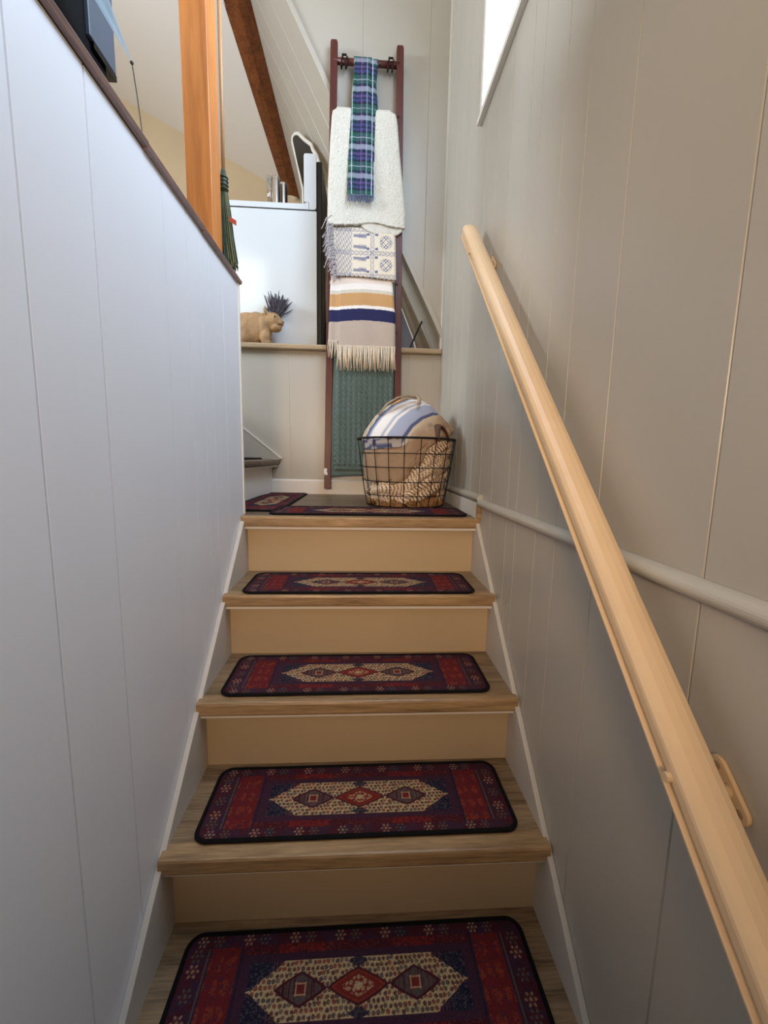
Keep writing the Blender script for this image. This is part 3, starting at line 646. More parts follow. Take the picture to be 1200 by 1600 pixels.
for x in (-.118, .128):
    hk = MB()
    for dx in (-.012, .012):
        hk.tube([(x + dx + .004*math.sin(t), lad_y(2.3) + .021*math.cos(t), 2.300 + .024*math.sin(t)) for t in np.linspace(0, 2*PI, 17)[:-1]], .004, 7, closed=True)
    hk.tube([(x - .013, lad_y(2.3) - .018, 2.322), (x + .013, lad_y(2.3) - .018, 2.322)], .005, 7)
    hk.tube([(x - .012, lad_y(2.3) - .020, 2.285), (x - .016, lad_y(2.3) - .024, 2.265)], .004, 7); hk.tube([(x + .012, lad_y(2.3) - .020, 2.285), (x + .010, lad_y(2.3) - .024, 2.265)], .004, 7)
    kid(hk.build('rung_hook', 'bronze', smooth=True), ld)

def drape(name, m, z_r, zf, zb, xl, xr, th, off, nx=60, nz=90, wav=.004, colf=None, dispf=None, seed=1, label=None, parent=None, cat='blanket', tilt=0.0, hemf=None, group=None):
    """folded cloth hung over a rung at height z_r: xl(z), xr(z) side outlines of the front, zf = hem in front, zb = hem behind"""
    yr = lad_y(z_r); rr = .0165 + off; ztop_ = z_r + rr
    # arc length path: front hem -> over the rung -> back hem
    Lf = z_r - zf; Lb = z_r - zb; La = PI * rr; n_f = int(nz * Lf / (Lf + Lb + La)); n_a = 10; n_b = max(4, int(nz * Lb / (Lf + Lb + La)))
    path = [(yr - rr - tilt * (z_r - z), z, z) for z in np.linspace(zf, z_r, n_f)]
    path += [(yr - rr * math.cos(t), z_r + rr * math.sin(t), ztop_) for t in np.linspace(0, PI, n_a)[1:-1]]
    path += [(min(yr + rr, YB - .013 - th), z, z) for z in np.linspace(z_r, zb, n_b)]
    U_ = np.linspace(0, 1, nx); P = np.zeros((len(path), nx, 3)); fx = np.zeros((len(path), nx)); fz = np.zeros((len(path), nx))
    for i, (y, z, zz) in enumerate(path):
        a, b = xl(min(zz, ztop_)), xr(min(zz, ztop_)); front = i < n_f
        xx = a + (b - a) * U_; dep = wav * (np.sin(U_ * 9 + seed) * .5 + np.sin(U_ * 17 + z * 6 + seed * 2) * .3 + np.sin(U_ * 4 - z * 5) * .5) * (min(1, (z_r - z) / .12 + .15) if z < z_r else .15)
        edge = np.minimum(U_, 1 - U_) * (b - a); roll = np.maximum(0, 1 - edge / .014) ** 2 * .010
        hem = (hemf(U_) if hemf is not None else 0) * (np.clip(1 - (z - zf) / .25, 0, 1) if front else 0)
        P[i, :, 0] = xx; P[i, :, 1] = y + (dep + roll if front else -dep * .2); P[i, :, 2] = z + hem
        fx[i] = xx; fz[i] = z + hem if front else ztop_ * 2 - z
    if dispf is not None:
        d_ = dispf(fx, fz); 
        for i in range(len(path)):
            if i < n_f: P[i, :, 1] -= d_[i]
    o = MB().grid(P).build(name, m, smooth=True, recalc=False)
    if colf is not None: weave(o, colf(fx, fz).reshape(-1, 3))
    # make the outer side face the viewer, thickness grows inward
    nrmy = o.data.polygons[len(o.data.polygons) // 4].normal.y
    md = o.modifiers.new('solid', 'SOLIDIFY'); md.thickness = th; md.offset = 1 if nrmy > 0 else -1
    if parent is not None: kid(o, parent)
    if label: tag(o, label, cat, group)
    return o
lin = lambda pts: (lambda z: float(np.interp(z, [p[0] for p in pts], [p[1] for p in pts])))
colr = lambda r, g, b: np.array(s2l((r/255., g/255., b/255.)))

# green cable knit, lowest; hangs from the fourth rung
def cable(x, z):
    p = .0300; u = (x / p) % 1.0; zz = z / .030
    v = np.abs(u - .5) * 2                                  # 0 in the middle of a cable, 1 in the gutter
    a = (.5 + .5 * np.sin(2 * PI * (zz + (u - .5) * 1.3))) ** .8
    rope = np.clip(1 - (v / .80) ** 3, 0, 1); rib = np.where(np.abs(v - .93) < .07, 1., 0.)
    hem = smoothstep(.185, .175, z); ribs = .0015 * np.sin(x * 2 * PI / .008)
    return ((1 - hem) * (rope * (.001 + .0095 * a) + rib * .002) + hem * ribs) * smoothstep(.92, .84, z)
gk = empty('green_knit_blanket', (0, lad_y(1.2), 1.2), 'green cable knit blanket hanging lowest on the ladder, beside the basket', 'blanket')
drape('knit_panel', 'knit', 1.190, .155, .5, lin([(.1, -.165), (.45, -.160), (.8, -.150), (1.3, -.15)]), lin([(.1, .180), (1.3, .172)]), .006, .012, 190, 520, .005, dispf=cable, parent=gk, tilt=.012)
drape('back_layer', 'knit', 1.188, .105, .45, lin([(.1, -.205), (.3, -.200), (.6, -.180), (.8, -.172), (1.3, -.16)]), lin([(.1, .170), (1.3, .165)]), .005, .002, 60, 160, .004, parent=gk, tilt=.012, hemf=lambda u: .018 * np.sin(u * 3.0) )
tg_ = MB()
for i, (x, z, a) in enumerate(((-.212, .150, .3), (-.214, .136, -.4), (-.209, .128, .8))): tg_.box(x - .006, x + .010, .838 - .002 * i, .8395 - .002 * i, z - .006, z + .010)
kid(tg_.build('care_tag', 'white_tag'), gk)

# beige striped throw with fringe
TZ = np.array([(1.30, 0), (1.183, 0), (1.176, 1), (1.150, 1), (1.146, 5), (1.132, 5), (1.128, 2), (1.066, 2), (1.060, 1), (1.048, 1), (1.044, 3), (.985, 3), (.981, 4), (0.2, 4)])
def throwcol(x, z):
    z = z + .012 * np.clip(np.abs(x - .015) / .16, 0, 1) ** 2
    pal = np.array([colr(226, 214, 202), colr(236, 232, 228), colr(196, 154, 106), colr(44, 46, 84), colr(184, 170, 158), colr(206, 202, 188)])
    idx = np.interp(z, TZ[::-1, 0], np.arange(len(TZ))[::-1]); k = TZ[np.clip(np.round(idx), 0, len(TZ) - 1).astype(int), 1].astype(int)
    c = pal[k]; c = c * (.94 + .12 * vnoise(x * 900, z * 900, 4))[..., None]; return c
tb = empty('striped_throw', (0, lad_y(1.2), 1.15), 'beige throw with tan and navy stripes and long fringe, folded on the ladder', 'blanket')
drape('throw_panel', 'cloth', 1.192, .842, .95, lin([(.8, -.147), (1.0, -.1445), (1.25, -.135)]), lin([(.8, .181), (1.0, .178), (1.25, .152)]), .007, .027, 120, 330, .003, colf=throwcol, parent=tb, seed=2, tilt=.03)
drape('throw_side_layer', 'cloth', 1.190, .868, 1.0, lin([(.85, -.199), (1.1, -.190), (1.25, -.182)]), lin([(.8, -.10), (1.25, -.10)]), .004, .020, 40, 200, .002, colf=throwcol, parent=tb, seed=4, tilt=.03)
fr = MB()
for i in range(58):
    x = -.143 + i * (.320 / 57) + rnd.uniform(-.001, .001); L = rnd.uniform(.118, .140); y = lad_y(1.2) - .044 - .03 * .37 - rnd.uniform(0, .005)
    fr.tube([(x, y, .846), (x + rnd.uniform(-.003, .003), y - .003, .846 - L*.45), (x + rnd.uniform(-.008, .008), y - .001, .846 - L)], [.0024, .0026, .0022], 5)
for i in range(8):
    x = -.195 + i * .0065; y = lad_y(1.2) - .038 - .010
    fr.tube([(x, y, .872), (x + rnd.uniform(-.004, .004), y - .002, .83), (x + rnd.uniform(-.009, .009), y, .872 - rnd.uniform(.08, .10))], .0022, 5)
tag(kid(fr.build('fringe', 'fringe', smooth=True), tb), 'cream twisted fringe', None, None, 'stuff')

# woven blue and cream coverlet
def covcol(x, z):
    cr, bl, dk = colr(222, 212, 192), colr(104, 108, 138), colr(62, 62, 84)
    A = np.zeros(x.shape + (3,)); A[:] = cr
    def put(m_, c, a=1.0): A[m_] = A[m_] * (1 - a) + c * a
    P_ = .125; zz = (z - 1.213) % P_; zc = np.minimum(zz, P_ - zz)
    xx = x + .045
    # wavy double border lines
    for k, o_ in enumerate((.004, .010)): put(np.abs(zc - o_ - .0022 * np.sin(x * 260 + k)) < .0012, bl)
    # left block: serpentine vertical figures
    L = x < -.062
    for c_ in (-.150, -.132, -.114, -.096, -.078): put(L & (np.abs(np.abs(x - c_) - .0045 - .003 * np.sin(z * 190 + c_ * 99)) < .0013), bl)
    put(L & (((np.floor(x / .006) + np.floor(z / .006)) % 3) == 0) & (zc > .014), bl, .35)
    # combs
    cmb = (x > -.060) & (x < .012) & (zc > .020)
    for b_ in (.032, .094):
        q = cmb & (np.abs(zz - b_) < .0085); put(q, bl, .85); put(q & (np.abs(zz - b_) > .004) & (np.abs(zz - b_) < .0055), cr, .8)
        put(cmb & (x > -.035) & (np.abs(zz - b_) < .015) & ((x % .0062) < .0026), bl, .75)
    # squares
    for sx in (.020, .066):
        for b_ in (.024, .102): put((np.abs(x - sx) < .008) & (np.abs(zz - b_) < .0068), bl)
    # leaf column
    lc = (np.abs(x - .043) < .013); put(lc & (np.abs(np.abs(x - .043) - .005 - .004 * np.abs(np.sin(z * 110))) < .0014), bl); put(lc & (np.abs(x - .043) < .0012), bl, .7)
    # snowball star at right
    rx, rz = (x - .118), (zz - P_ / 2); rr = np.hypot(rx, rz); chk = ((np.floor(rx / .0085 + .5) + np.floor(rz / .0085 + .5)) % 2) == 0
    put((x > .084) & (rr < .036) & chk & (rr > .006), bl); put((x > .084) & (rr < .030) & (np.abs(np.abs(rx) - np.abs(rz)) < .0018), cr)
    return A * (.93 + .14 * vnoise(x * 900, z * 900, 8))[..., None]
cv = empty('woven_coverlet', (0, lad_y(1.43), 1.44), 'cream and blue patterned woven coverlet with fringed left edge under the white blanket', 'blanket')
drape('coverlet_panel', 'cloth', 1.462, 1.206, 1.25, lin([(1.2, -.158), (1.3, -.170), (1.5, -.184)]), lin([(1.2, .177), (1.5, .170)]), .012, .010, 260, 260, .003, colf=covcol, parent=cv, seed=5, tilt=.14, hemf=lambda u: .006 * np.sin(u * 5))
drape('coverlet_fold', 'cloth', 1.460, 1.199, 1.26, lin([(1.2, -.150), (1.5, -.165)]), lin([(1.2, .172), (1.5, .168)]), .008, .002, 160, 160, .003, colf=covcol, parent=cv, seed=7, tilt=.10, hemf=lambda u: .006 * np.sin(u * 5 + .5))
fr = MB()
for i in range(210):
    t = i / 209.; z = 1.205 + t * .32; x = float(np.interp(z, [1.2, 1.3, 1.5], [-.157, -.170, -.186])); y = lad_y(1.44) - .028 - .14 * max(0, 1.44 - z) - rnd.uniform(-.012, .012)
    L = rnd.uniform(.028, .062) * (1.0 if z > 1.3 else .7); dx = -L * rnd.uniform(-.1, 1.0); dz = -L * rnd.uniform(.3, 1.2)
    fr.tube([(x + .012, y - .004, z), (x + dx * .5, y - .006, z + dz * .25), (x + dx * .85, y - .002, z + dz)], .0018, 5)
tag(kid(fr.build('fringe', 'grey_fringe'), cv), 'tangled cream and grey fringe', None, None, 'stuff')

# white sherpa blanket
ws = empty('white_sherpa_blanket', (0, lad_y(2.04), 2.0), 'fluffy white blanket folded over the second rung, behind the plaid scarf', 'blanket')
def fluff(x, z): return .0035 * vnoise(x * 190, z * 190, 3) + .002 * vnoise(x * 420, z * 420, 6)
def hemw(u): return .018 * np.exp(-((u - .62) / .2) ** 2) - .004 * np.cos(u * 7)
xl_ = lin([(1.46, -.204), (1.7, -.200), (1.9, -.190), (2.02, -.182), (2.05, -.176), (2.062, -.168), (2.075, -.155)])
xr_ = lin([(1.46, .222), (1.55, .222), (1.7, .205), (1.86, .184), (2.0, .170), (2.05, .160), (2.062, .15), (2.075, .13)])
drape('blanket_front', 'sherpa', 2.045, 1.478, 1.55, xl_, xr_, .016, .016, 170, 300, .004, dispf=fluff, parent=ws, seed=3, tilt=.035, hemf=hemw)
drape('inner_fold', 'sherpa', 2.043, 1.440, 1.52, lin([(1.43, -.02), (1.6, -.05), (2.06, -.10)]), lin([(1.43, .215), (1.6, .205), (2.06, .14)]), .012, .004, 80, 140, .003, dispf=fluff, parent=ws, seed=9, tilt=.035, hemf=lambda u: .040 * (1 - np.clip(u * 2.2, 0, 1)) ** 2 + .03 * np.clip((u - .75) * 4, 0, 1) ** 2)

# plaid scarf
def plaid(x, z):
    navy, green, purple, white, dk = colr(46, 52, 96), colr(44, 96, 76), colr(104, 96, 140), colr(196, 204, 214), colr(18, 34, 42)
    A = np.zeros(x.shape + (3,)); A[:] = navy
    def put(m_, c, a): A[m_] = A[m_] * (1 - a) + c * a
    A[:] = colr(58, 62, 98)
    P_ = .147; q = (z - 1.612 + .05) % P_; w_ = (x + .0245) / .072      # w_ about -1..1 across the width
    # lengthwise bands
    put(w_ < -.42, green, .75); put((w_ > .42) & (w_ < .66), green, .6); put(w_ > .8, green, .5)
    for c_, ww in ((-.45, .05), (-.12, .05), (.22, .05), (.62, .05)): put(np.abs(w_ - c_) < ww, dk, .6)
    put(np.abs(w_ - .05) < .08, purple, .35)
    # crosswise bands
    put((q > .030) & (q < .075), green, .55); put((q > .088) & (q < .125), colr(66, 68, 118), .6)
    for c_ in (.026, .080, .128, .104): put(np.abs(q - c_) < .0045, dk, .62)
    put((q < .016) | (q > .139), colr(160, 168, 180), .58)
    for c_ in (.052, .0525): put(np.abs(q - c_) < .0012, white, .5)
    put(np.abs(q - .115) < .0012, colr(140, 90, 110), .5)
    for c_, aa in ((-.68, .75), (.80, .9), (.40, .4)): put(np.abs(w_ - c_) < .028, white, aa)
    put(np.abs(w_ + .02) < .02, colr(170, 90, 110), .5)
    return A * (.92 + .16 * vnoise(x * 1200, z * 1200, 9))[..., None]
sf = empty('plaid_scarf', (0, lad_y(2.3), 2.3), 'blue and green plaid scarf hanging from the top rung over the white blanket', 'scarf')
def sl_x(z): return float(np.interp(z, [1.6, 1.8, 2.03, 2.15, 2.27, 2.33], [-.096, -.092, -.083, -.075, -.068, -.067]))
drape('scarf_front', 'cloth', 2.305, 1.612, 1.9, sl_x, lin([(1.6, .047), (2.03, .037), (2.15, .028), (2.33, .027)]), .003, .006, 110, 420, .0035, colf=plaid, parent=sf, seed=11, tilt=.092, hemf=lambda u: .004 * np.sin(u * 12))
drape('scarf_back', 'cloth', 2.305, 1.83, 1.9, lin([(1.8, .01), (2.33, .0)]), lin([(1.8, .047), (1.95, .056), (2.05, .064), (2.12, .060), (2.2, .052), (2.33, .064)]), .003, .001, 50, 260, .003, colf=plaid, parent=sf, seed=12, tilt=.088, hemf=lambda u: -.03 * u)
fr = MB(); yf = lad_y(2.3) - .0165 - .006 - .092 * .69
for i in range(30):
    x = -.094 + i * .138 / 29; fr.tube([(x, yf, 1.616), (x + rnd.uniform(-.003, .003), yf - .001, 1.600), (x + rnd.uniform(-.005, .005), yf - .001, 1.616 - rnd.uniform(.028, .042))], .0016, 4)
tag(kid(fr.build('fringe', mat('plaid_fringe', (.33, .38, .50), .9, noise=.5, nscale=90)), sf), None, None, None, 'stuff')

# ------------------------------------------------------------------ wire basket
BC = Vector((.213, .462)); RT, RB, HZ = .238, .188, .318
bk = empty('wire_basket', (BC.x, BC.y, 0), 'round black wire basket full of blankets on the landing beside the ladder', 'basket')
def brad(z): t = z / HZ; return RB + (RT - RB) * t ** .8
def circ(r, z, n=56): return [(BC.x + r * math.cos(2*PI*i/n), BC.y + r * math.sin(2*PI*i/n), z) for i in range(n)]
kid(MB().tube(circ(RT, HZ), .0048, 8, closed=True).build('rim', 'wire', smooth=True), bk)
for z in (.250, .187, .122, .058, .004): kid(MB().tube(circ(brad(z), z), .0020, 6, closed=True).build('hoop', 'wire', smooth=True), bk)
for k in range(20):
    a = 2*PI*(k + .5)/20 + .02
    kid(MB().tube([(BC.x + brad(z) * math.cos(a), BC.y + brad(z) * math.sin(a), z) for z in (HZ, .25, .187, .122, .058, .004)] + [(BC.x + .09*math.cos(a), BC.y + .09*math.sin(a), .004)], .0019, 6).build('upright', 'wire', smooth=True), bk)
kid(MB().tube(circ(.09, .004, 30), .002, 6, closed=True).build('hoop', 'wire'), bk)
hl = [(.330 + .05 * t - .0, .262 + .05 * t, HZ - .012 + .062 * math.sin(PI * min(1, t * 1.0)) ** .8) for t in np.linspace(0, 1.5, 14)]
def loop_handle(a0):
    pts = []
    for t in np.linspace(0, PI, 15):
        a = a0 + .21 * math.cos(t); pts.append((BC.x + (RT - .004 - .03*math.sin(t)) * math.cos(a), BC.y + (RT - .004 - .03*math.sin(t)) * math.sin(a), HZ - .010 + .070 * math.sin(t)))
    return MB().tube(pts, .018, 8, flat=.30)
kid(loop_handle(-.86).build('leather_handle', 'leather', smooth=True), bk); kid(loop_handle(-.86 + PI).build('leather_handle', 'leather', smooth=True), bk)

# chunky striped blanket: thick twisted folds packed against the wire
def rope(path, r, colA, colB, n=22, seed=0, pitch=.022, tw=1.0):
    """fold of the chunky knit: fat tube with slanting ribs; returns points, faces, colours"""
    pts = [Vector(p) for p in path]; fine = []
    for i in range(len(pts) - 1):
        p0 = pts[max(i-1, 0)]; p1 = pts[i]; p2 = pts[i+1]; p3 = pts[min(i+2, len(pts)-1)]
        for t in np.linspace(0, 1, 22, endpoint=False):
            fine.append(.5 * ((2*p1) + (p2 - p0)*t + (2*p0 - 5*p1 + 4*p2 - p3)*t*t + (-p0 + 3*p1 - 3*p2 + p3)*t**3))
    fine.append(pts[-1]); k = len(fine); V = []; Cc = []; s = 0
    T = [(fine[min(i+1, k-1)] - fine[max(i-1, 0)]).normalized() for i in range(k)]; N = T[0].cross(Vector((.01, .02, 1))).normalized()
    nn = 40
    for i in range(k):
        if i: s += (fine[i] - fine[i-1]).length
        N = (N - T[i]*N.dot(T[i])).normalized(); B = T[i].cross(N); end = min(1, (min(i, k-1-i) + .6) / 4.) ** .5
        for j in range(nn):
            a = 2*PI*j/nn; ph = (s / pitch + tw * abs(((a / PI) % 1.0) - .5) * 3.0) % 1.0; h = math.sin(PI * ph) ** .7
            rad = r * end * (.84 + .20 * h) * (1 + .12 * math.sin(3*a + s*24 + seed)); p = fine[i] + (N*math.cos(a) + B*math.sin(a)) * rad
            # stay inside the basket
            d = Vector((p.x - BC.x, p.y - BC.y)); lim = brad(max(0, min(p.z, HZ))) - .004
            if d.length > lim: d = d.normalized() * (lim + (d.length - lim) * .02); p.x, p.y = BC.x + d.x, BC.y + d.y
            p.z = max(p.z, .0085); V.append(p); Cc.append(colA if ph > .34 else colB)
    Fs = [(i*nn + j, i*nn + (j+1) % nn, (i+1)*nn + (j+1) % nn, (i+1)*nn + j) for i in range(k-1) for j in range(nn)] + [tuple(range(nn-1, -1, -1)), tuple((k-1)*nn + j for j in range(nn))]
    return V, Fs, Cc
def bp_(a, rad_in, z): a = math.radians(a); r = brad(z) - rad_in; return (BC.x + r*math.cos(a), BC.y + r*math.sin(a), z)
cA, cB = colr(232, 216, 190), colr(122, 84, 54)
folds = [([bp_(200, .05, .075), bp_(235, .042, .085), bp_(262, .045, .10), bp_(285, .045, .15), bp_(315, .042, .19), bp_(350, .045, .22)], .036),
         ([bp_(195, .05, .045), bp_(230, .045, .05), bp_(258, .045, .05), bp_(275, .045, .085), bp_(300, .04, .125), bp_(340, .045, .15)], .033),
         ([bp_(222, .05, .105), bp_(250, .045, .115), bp_(272, .05, .15), bp_(295, .05, .20), bp_(318, .045, .24), bp_(345, .045, .285)], .034),
         ([bp_(284, .05, .235), bp_(300, .045, .265), bp_(318, .045, .29), bp_(336, .045, .30)], .034),
         ([bp_(268, .05, .19), bp_(280, .05, .235), bp_(292, .055, .275)], .033),
         ([bp_(270, .045, .055), bp_(290, .045, .07), bp_(312, .042, .095), bp_(340, .045, .11)], .036),
         ([bp_(278, .045, .03), bp_(265, .042, .055), bp_(272, .040, .095), bp_(290, .042, .095), bp_(296, .045, .06)], .028),
         ([bp_(320, .045, .05), bp_(345, .045, .06), bp_(10, .05, .08)], .036),
         ([bp_(345, .05, .27), bp_(10, .05, .24), bp_(30, .06, .2)], .04), ([bp_(350, .05, .15), bp_(15, .05, .14), bp_(40, .06, .12)], .04),
         ([bp_(300, .10, .17), bp_(330, .10, .18), bp_(10, .10, .18)], .06), ([bp_(230, .10, .08), bp_(270, .10, .09), bp_(320, .10, .10)], .06),
         ([bp_(180, .06, .06), bp_(140, .07, .07), bp_(90, .07, .08), bp_(50, .07, .1)], .05)]
V_, F_, C_ = [], [], []
for i, (pth, r) in enumerate(folds):
    v, f, c = rope(pth, r, cA, cB, seed=i, pitch=.0145, tw=1.0 if i % 2 else -1.0); n0 = len(V_); V_ += v; F_ += [tuple(q + n0 for q in t) for t in f]; C_ += c
ck = empty('chunky_striped_blanket', (BC.x, BC.y, .01), 'chunky cream and brown striped knit blanket stuffed low in the wire basket', 'blanket')
mbc = MB(); mbc.add(V_, F_); o = mbc.build('knit_folds', 'cloth', smooth=True, recalc=True); weave(o, np.array(C_)); kid(o, ck)
tsm = MB()
def tassel(a, z, dr, L=.06, spread_=.026, n=46):
    top_ = Vector(bp_(a, .03, z)); dr = Vector(dr).normalized(); s1 = dr.cross(Vector((0, 0, 1))).normalized(); s2 = dr.cross(s1)
    tsm.ball(top_, .012, .012, .012, 10, 8)
    for i in range(n):
        q = rnd.uniform(0, 2*PI); r_ = math.sqrt(rnd.random()); e = top_ + dr * L * rnd.uniform(.8, 1.05) + (s1*math.cos(q) + s2*math.sin(q)) * spread_ * r_
        m_ = top_ + dr * L * .5 + (s1*math.cos(q) + s2*math.sin(q)) * spread_ * .8 * r_ + Vector((0, 0, .003))
        for p in (m_, e):
            p.z = max(p.z, .0085)
            dd = Vector((p.x - BC.x, p.y - BC.y)); lim = brad(max(p.z, 0)) - .003
            if dd.length > lim: dd = dd.normalized() * lim; p.x, p.y = BC.x + dd.x, BC.y + dd.y
        tsm.tube([top_, m_, e], [.004, .0035, .0022], 5)
for a, z, dx, dz in ((206, .040, -.5, -.5), (217, .036, .3, -.6), (228, .034, .6, -.6), (238, .040, .8, -.5), (248, .034, .6, -.8), (262, .030, .9, -.3), (284, .040, -.2, -1), (291, .040, .3, -1), (300, .034, .4, -1), (308, .060, .1, -1), (316, .066, .1, -1), (322, .040, .1, -1), (332, .06, 0, -1), (341, .055, .1, -1)):
    t = math.radians(a); tsm_dir = (-math.sin(t) * dx + math.cos(t)*.1, math.cos(t) * dx + math.sin(t)*.1, dz); tassel(a, z, tsm_dir)
tag(kid(tsm.build('tassels', 'tassel', smooth=True), ck), 'tan yarn tassels', None, None, 'stuff')

# plain beige blanket, left middle and rising to the right
bl = MB()
def slab(path, wv, th, nu=40, nv=30, lim=True, fn=None):
    """thick soft slab swept along path; wv = width vector at each station; returns grid of a closed superellipse section"""
    pts = [Vector(p) for p in path]; wv = [Vector(v) for v in wv]; k = len(pts); ts = np.linspace(0, k - 1.0001, nu); P = np.zeros((nu, nv, 3)); par = np.zeros((nu, nv, 2))
    for i, t in enumerate(ts):
        a = int(t); f = t - a; f = f*f*(3 - 2*f) * .5 + f*.5; p = pts[a].lerp(pts[a+1], f); w_ = wv[a].lerp(wv[a+1], f); tg = (pts[a+1] - pts[a]).normalized(); nn = tg.cross(w_).normalized()
        e = min(1, (min(i, nu-1-i) + .35) / 3.5) ** .5
        for j in range(nv):
            q = 2*PI*j/nv; c, s = math.cos(q), math.sin(q); cc = math.copysign(abs(c) ** .6, c); ss = math.copysign(abs(s) ** .7, s)
            pos = p + w_ * .5 * cc * (.9 + .1*e) + nn * th * .5 * ss * e * (1 + .10 * math.sin(i*.5 + j*.4))
            if lim:
                d = Vector((pos.x - BC.x, pos.y - BC.y)); l = brad(max(0, min(pos.z, HZ))) - .005
                if d.length > l and pos.z < HZ + .02: d = d.normalized() * l; pos.x, pos.y = BC.x + d.x, BC.y + d.y
            P[i, j] = pos; par[i, j] = (t / (k - 1), cc)
    return P, par
def closed_grid(mb, P):
    a, b2 = P.shape[:2]; mb.add([tuple(p) for p in P.reshape(-1, 3)], [(i*b2 + j, i*b2 + (j+1) % b2, (i+1)*b2 + (j+1) % b2, (i+1)*b2 + j) for i in range(a-1) for j in range(b2)] + [tuple(range(b2-1, -1, -1)), tuple((a-1)*b2 + j for j in range(b2))])
P, _ = slab([bp_(190, .04, .20), bp_(215, .035, .20), bp_(240, .035, .205), bp_(262, .04, .22), bp_(276, .05, .25)], [(0, .0, .165), (0, 0, .165), (0, 0, .17), (0, 0, .13), (0, 0, .12)], .08, 60, 36); closed_grid(bl, P)
P, _ = slab([bp_(254, .04, .12), bp_(258, .038, .18), bp_(268, .035, .25), bp_(282, .04, .315), (BC.x + .10, BC.y - .13, .355), (BC.x + .165, BC.y - .05, .402)], [(.09, .0, .03)] * 3 + [(.07, .0, -.05), (.06, -.01, -.05), (.05, -.02, -.06)], .07, 70, 30); closed_grid(bl, P)
P, _ = slab([bp_(276, .04, .20), bp_(284, .038, .27), bp_(296, .04, .33), (BC.x + .155, BC.y - .09, .352), (BC.x + .195, BC.y - .01, .378)], [(.06, .0, .0)] * 2 + [(.07, .0, -.05), (.06, -.01, -.06), (.05, -.02, -.06)], .06, 60, 30); closed_grid(bl, P)
P, _ = slab([(BC.x - .12, BC.y + .0, .2), (BC.x + .15, BC.y + .02, .28)], [(0, .3, 0), (0, .28, 0)], .16, 20, 30); closed_grid(bl, P)
P, _ = slab([(BC.x + .08, BC.y + .02, .33), (BC.x + .18, BC.y + .01, .335)], [(0, .26, -.03), (0, .2, -.10)], .12, 20, 30); closed_grid(bl, P)
o = bl.build('beige_blanket', 'beige_cloth', smooth=True); tag(o, 'plain beige blanket bulging in the left side of the basket below the striped one', 'blanket')

# folded striped blanket on top
def topcol(v, u):
    white, blue, slate, cream = colr(226, 222, 216), colr(158, 164, 182), colr(84, 92, 124), colr(206, 192, 166)
    A = np.zeros(v.shape + (3,)); A[:] = white
    for lo, hi, c in ((-2, -.60, cream), (-.60, -.50, slate), (-.50, -.38, blue), (-.38, .10, white), (.10, .15, blue), (.15, .26, white), (.26, .30, white), (.30, .74, blue), (.74, .86, slate), (.86, 2, cream)):
        A[(v >= lo) & (v < hi)] = c
    pat = (v < -.60) & ((np.floor(u * 26) + np.floor(v * 30)) % 3 == 0); A[pat] = colr(120, 104, 84)
    return A
tp = empty('folded_striped_blanket', (.15, .40, .34), 'folded white blanket with blue grey stripes lying on top in the basket', 'blanket')
mbt = MB(); cols = []
nu, nv = 90, 120; G = np.zeros((nu, nv, 3)); par = np.zeros((nu, nv, 2))
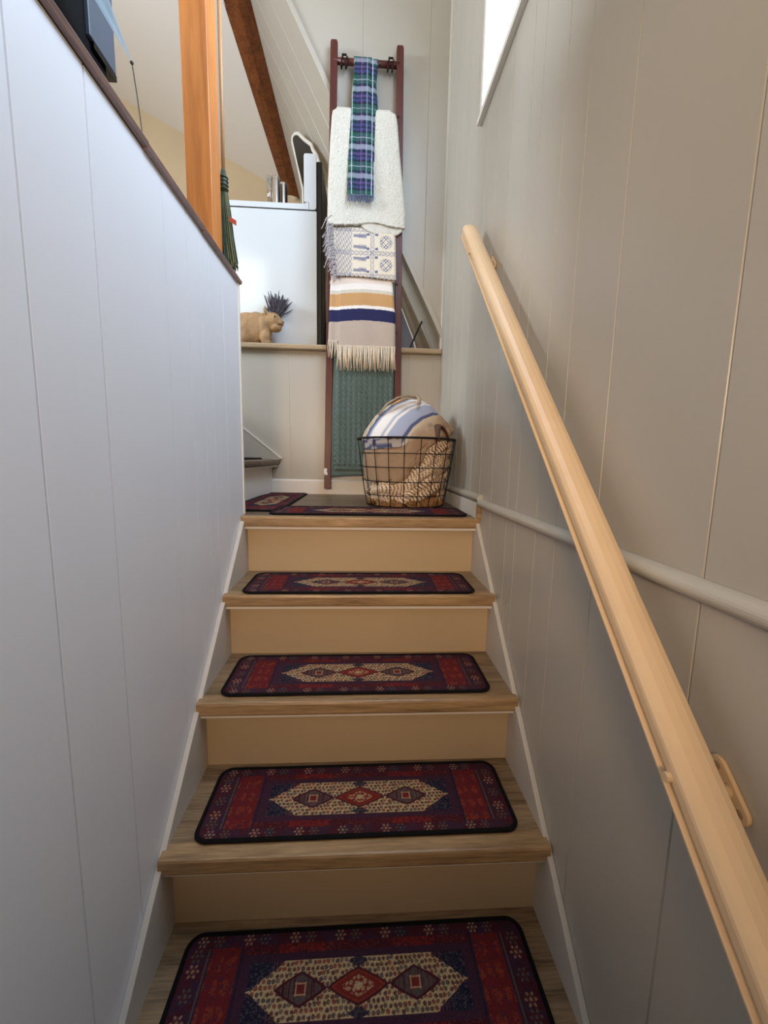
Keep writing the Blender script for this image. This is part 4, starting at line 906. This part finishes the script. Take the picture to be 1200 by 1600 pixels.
# spine runs from the rim at lower left up to the right; section curls over the front
spine = [Vector((.085, .365, .285)), Vector((.105, .375, .330)), Vector((.150, .410, .395)), Vector((.205, .455, .440)), Vector((.270, .505, .470)), Vector((.325, .545, .470))]
for i in range(nu):
    t = i / (nu - 1) * (len(spine) - 1.0001); a = int(t); f = t - a; p = spine[a].lerp(spine[a+1], f)
    e = min(1, (min(i, nu-1-i) + .4) / 6.) ** .5; u = i / (nu - 1)
    wd_ = .140 - .030 * u + .008 * math.sin(PI * u)
    for j in range(nv):
        q = 2*PI*j/nv; c, s = math.cos(q), math.sin(q); cc = math.copysign(abs(c) ** .75, c); ss = math.copysign(abs(s) ** .7, s)
        # across direction: back-up to front-down
        across = Vector((.70, -.66, -.12 - .38 * u)).normalized(); tg = (spine[a+1] - spine[a]).normalized(); nn = tg.cross(across).normalized(); nn = nn if nn.z > 0 else -nn
        pos = p + across * wd_ * cc * (.86 + .14 * e) + nn * .036 * ss * e - nn * .020 * cc ** 2
        if pos.z < HZ + .012:
            dq = Vector((pos.x - BC.x, pos.y - BC.y)); lq = brad(max(0, min(pos.z, HZ))) - .006
            if dq.length > lq: dq = dq.normalized() * lq; pos.x, pos.y = BC.x + dq.x, BC.y + dq.y
        if i < 4: pos = pos
        G[i, j] = pos; par[i, j] = (u, cc if ss > -.2 else .95)
closed_grid(mbt, G); o = mbt.build('blanket_body', 'cloth', smooth=True); weave(o, topcol(par[..., 1], par[..., 0]).reshape(-1, 3)); kid(o, tp)
mbt = MB(); P, par = slab([(-.010, .36, .285), (.03, .285, .288), (.10, .250, .292), (.17, .250, .298)], [(.0, .0, .042)] * 4, .05, 50, 26); closed_grid(mbt, P)
o = mbt.build('under_fold', 'cloth', smooth=True); 
nz_ = vnoise(P[..., 0] * 60, P[..., 2] * 60, 2); cc_ = np.where((nz_ > .5)[..., None], colr(86, 92, 122), colr(176, 172, 170)); weave(o, cc_.reshape(-1, 3)); kid(o, tp)
bd = MB(); bd.tube([(.075, .420, .430), (.115, .430, .482), (.165, .455, .515), (.215, .480, .528), (.262, .475, .520)], .012, 8, flat=.4)
o = bd.build('cloth_strap', 'strap', smooth=True); kid(o, tp)
o = MB().tube([(.262, .478, .530), (.270, .440, .510), (.262, .405, .482)], .009, 8, flat=.5).build('strap_end', 'strap', smooth=True); kid(o, tp)
kid(MB().tube([(.135, .400, .474), (.175, .420, .498), (.210, .440, .508)], [.010, .015, .010], 10, flat=.35).build('leather_tag', 'tag', smooth=True), tp)
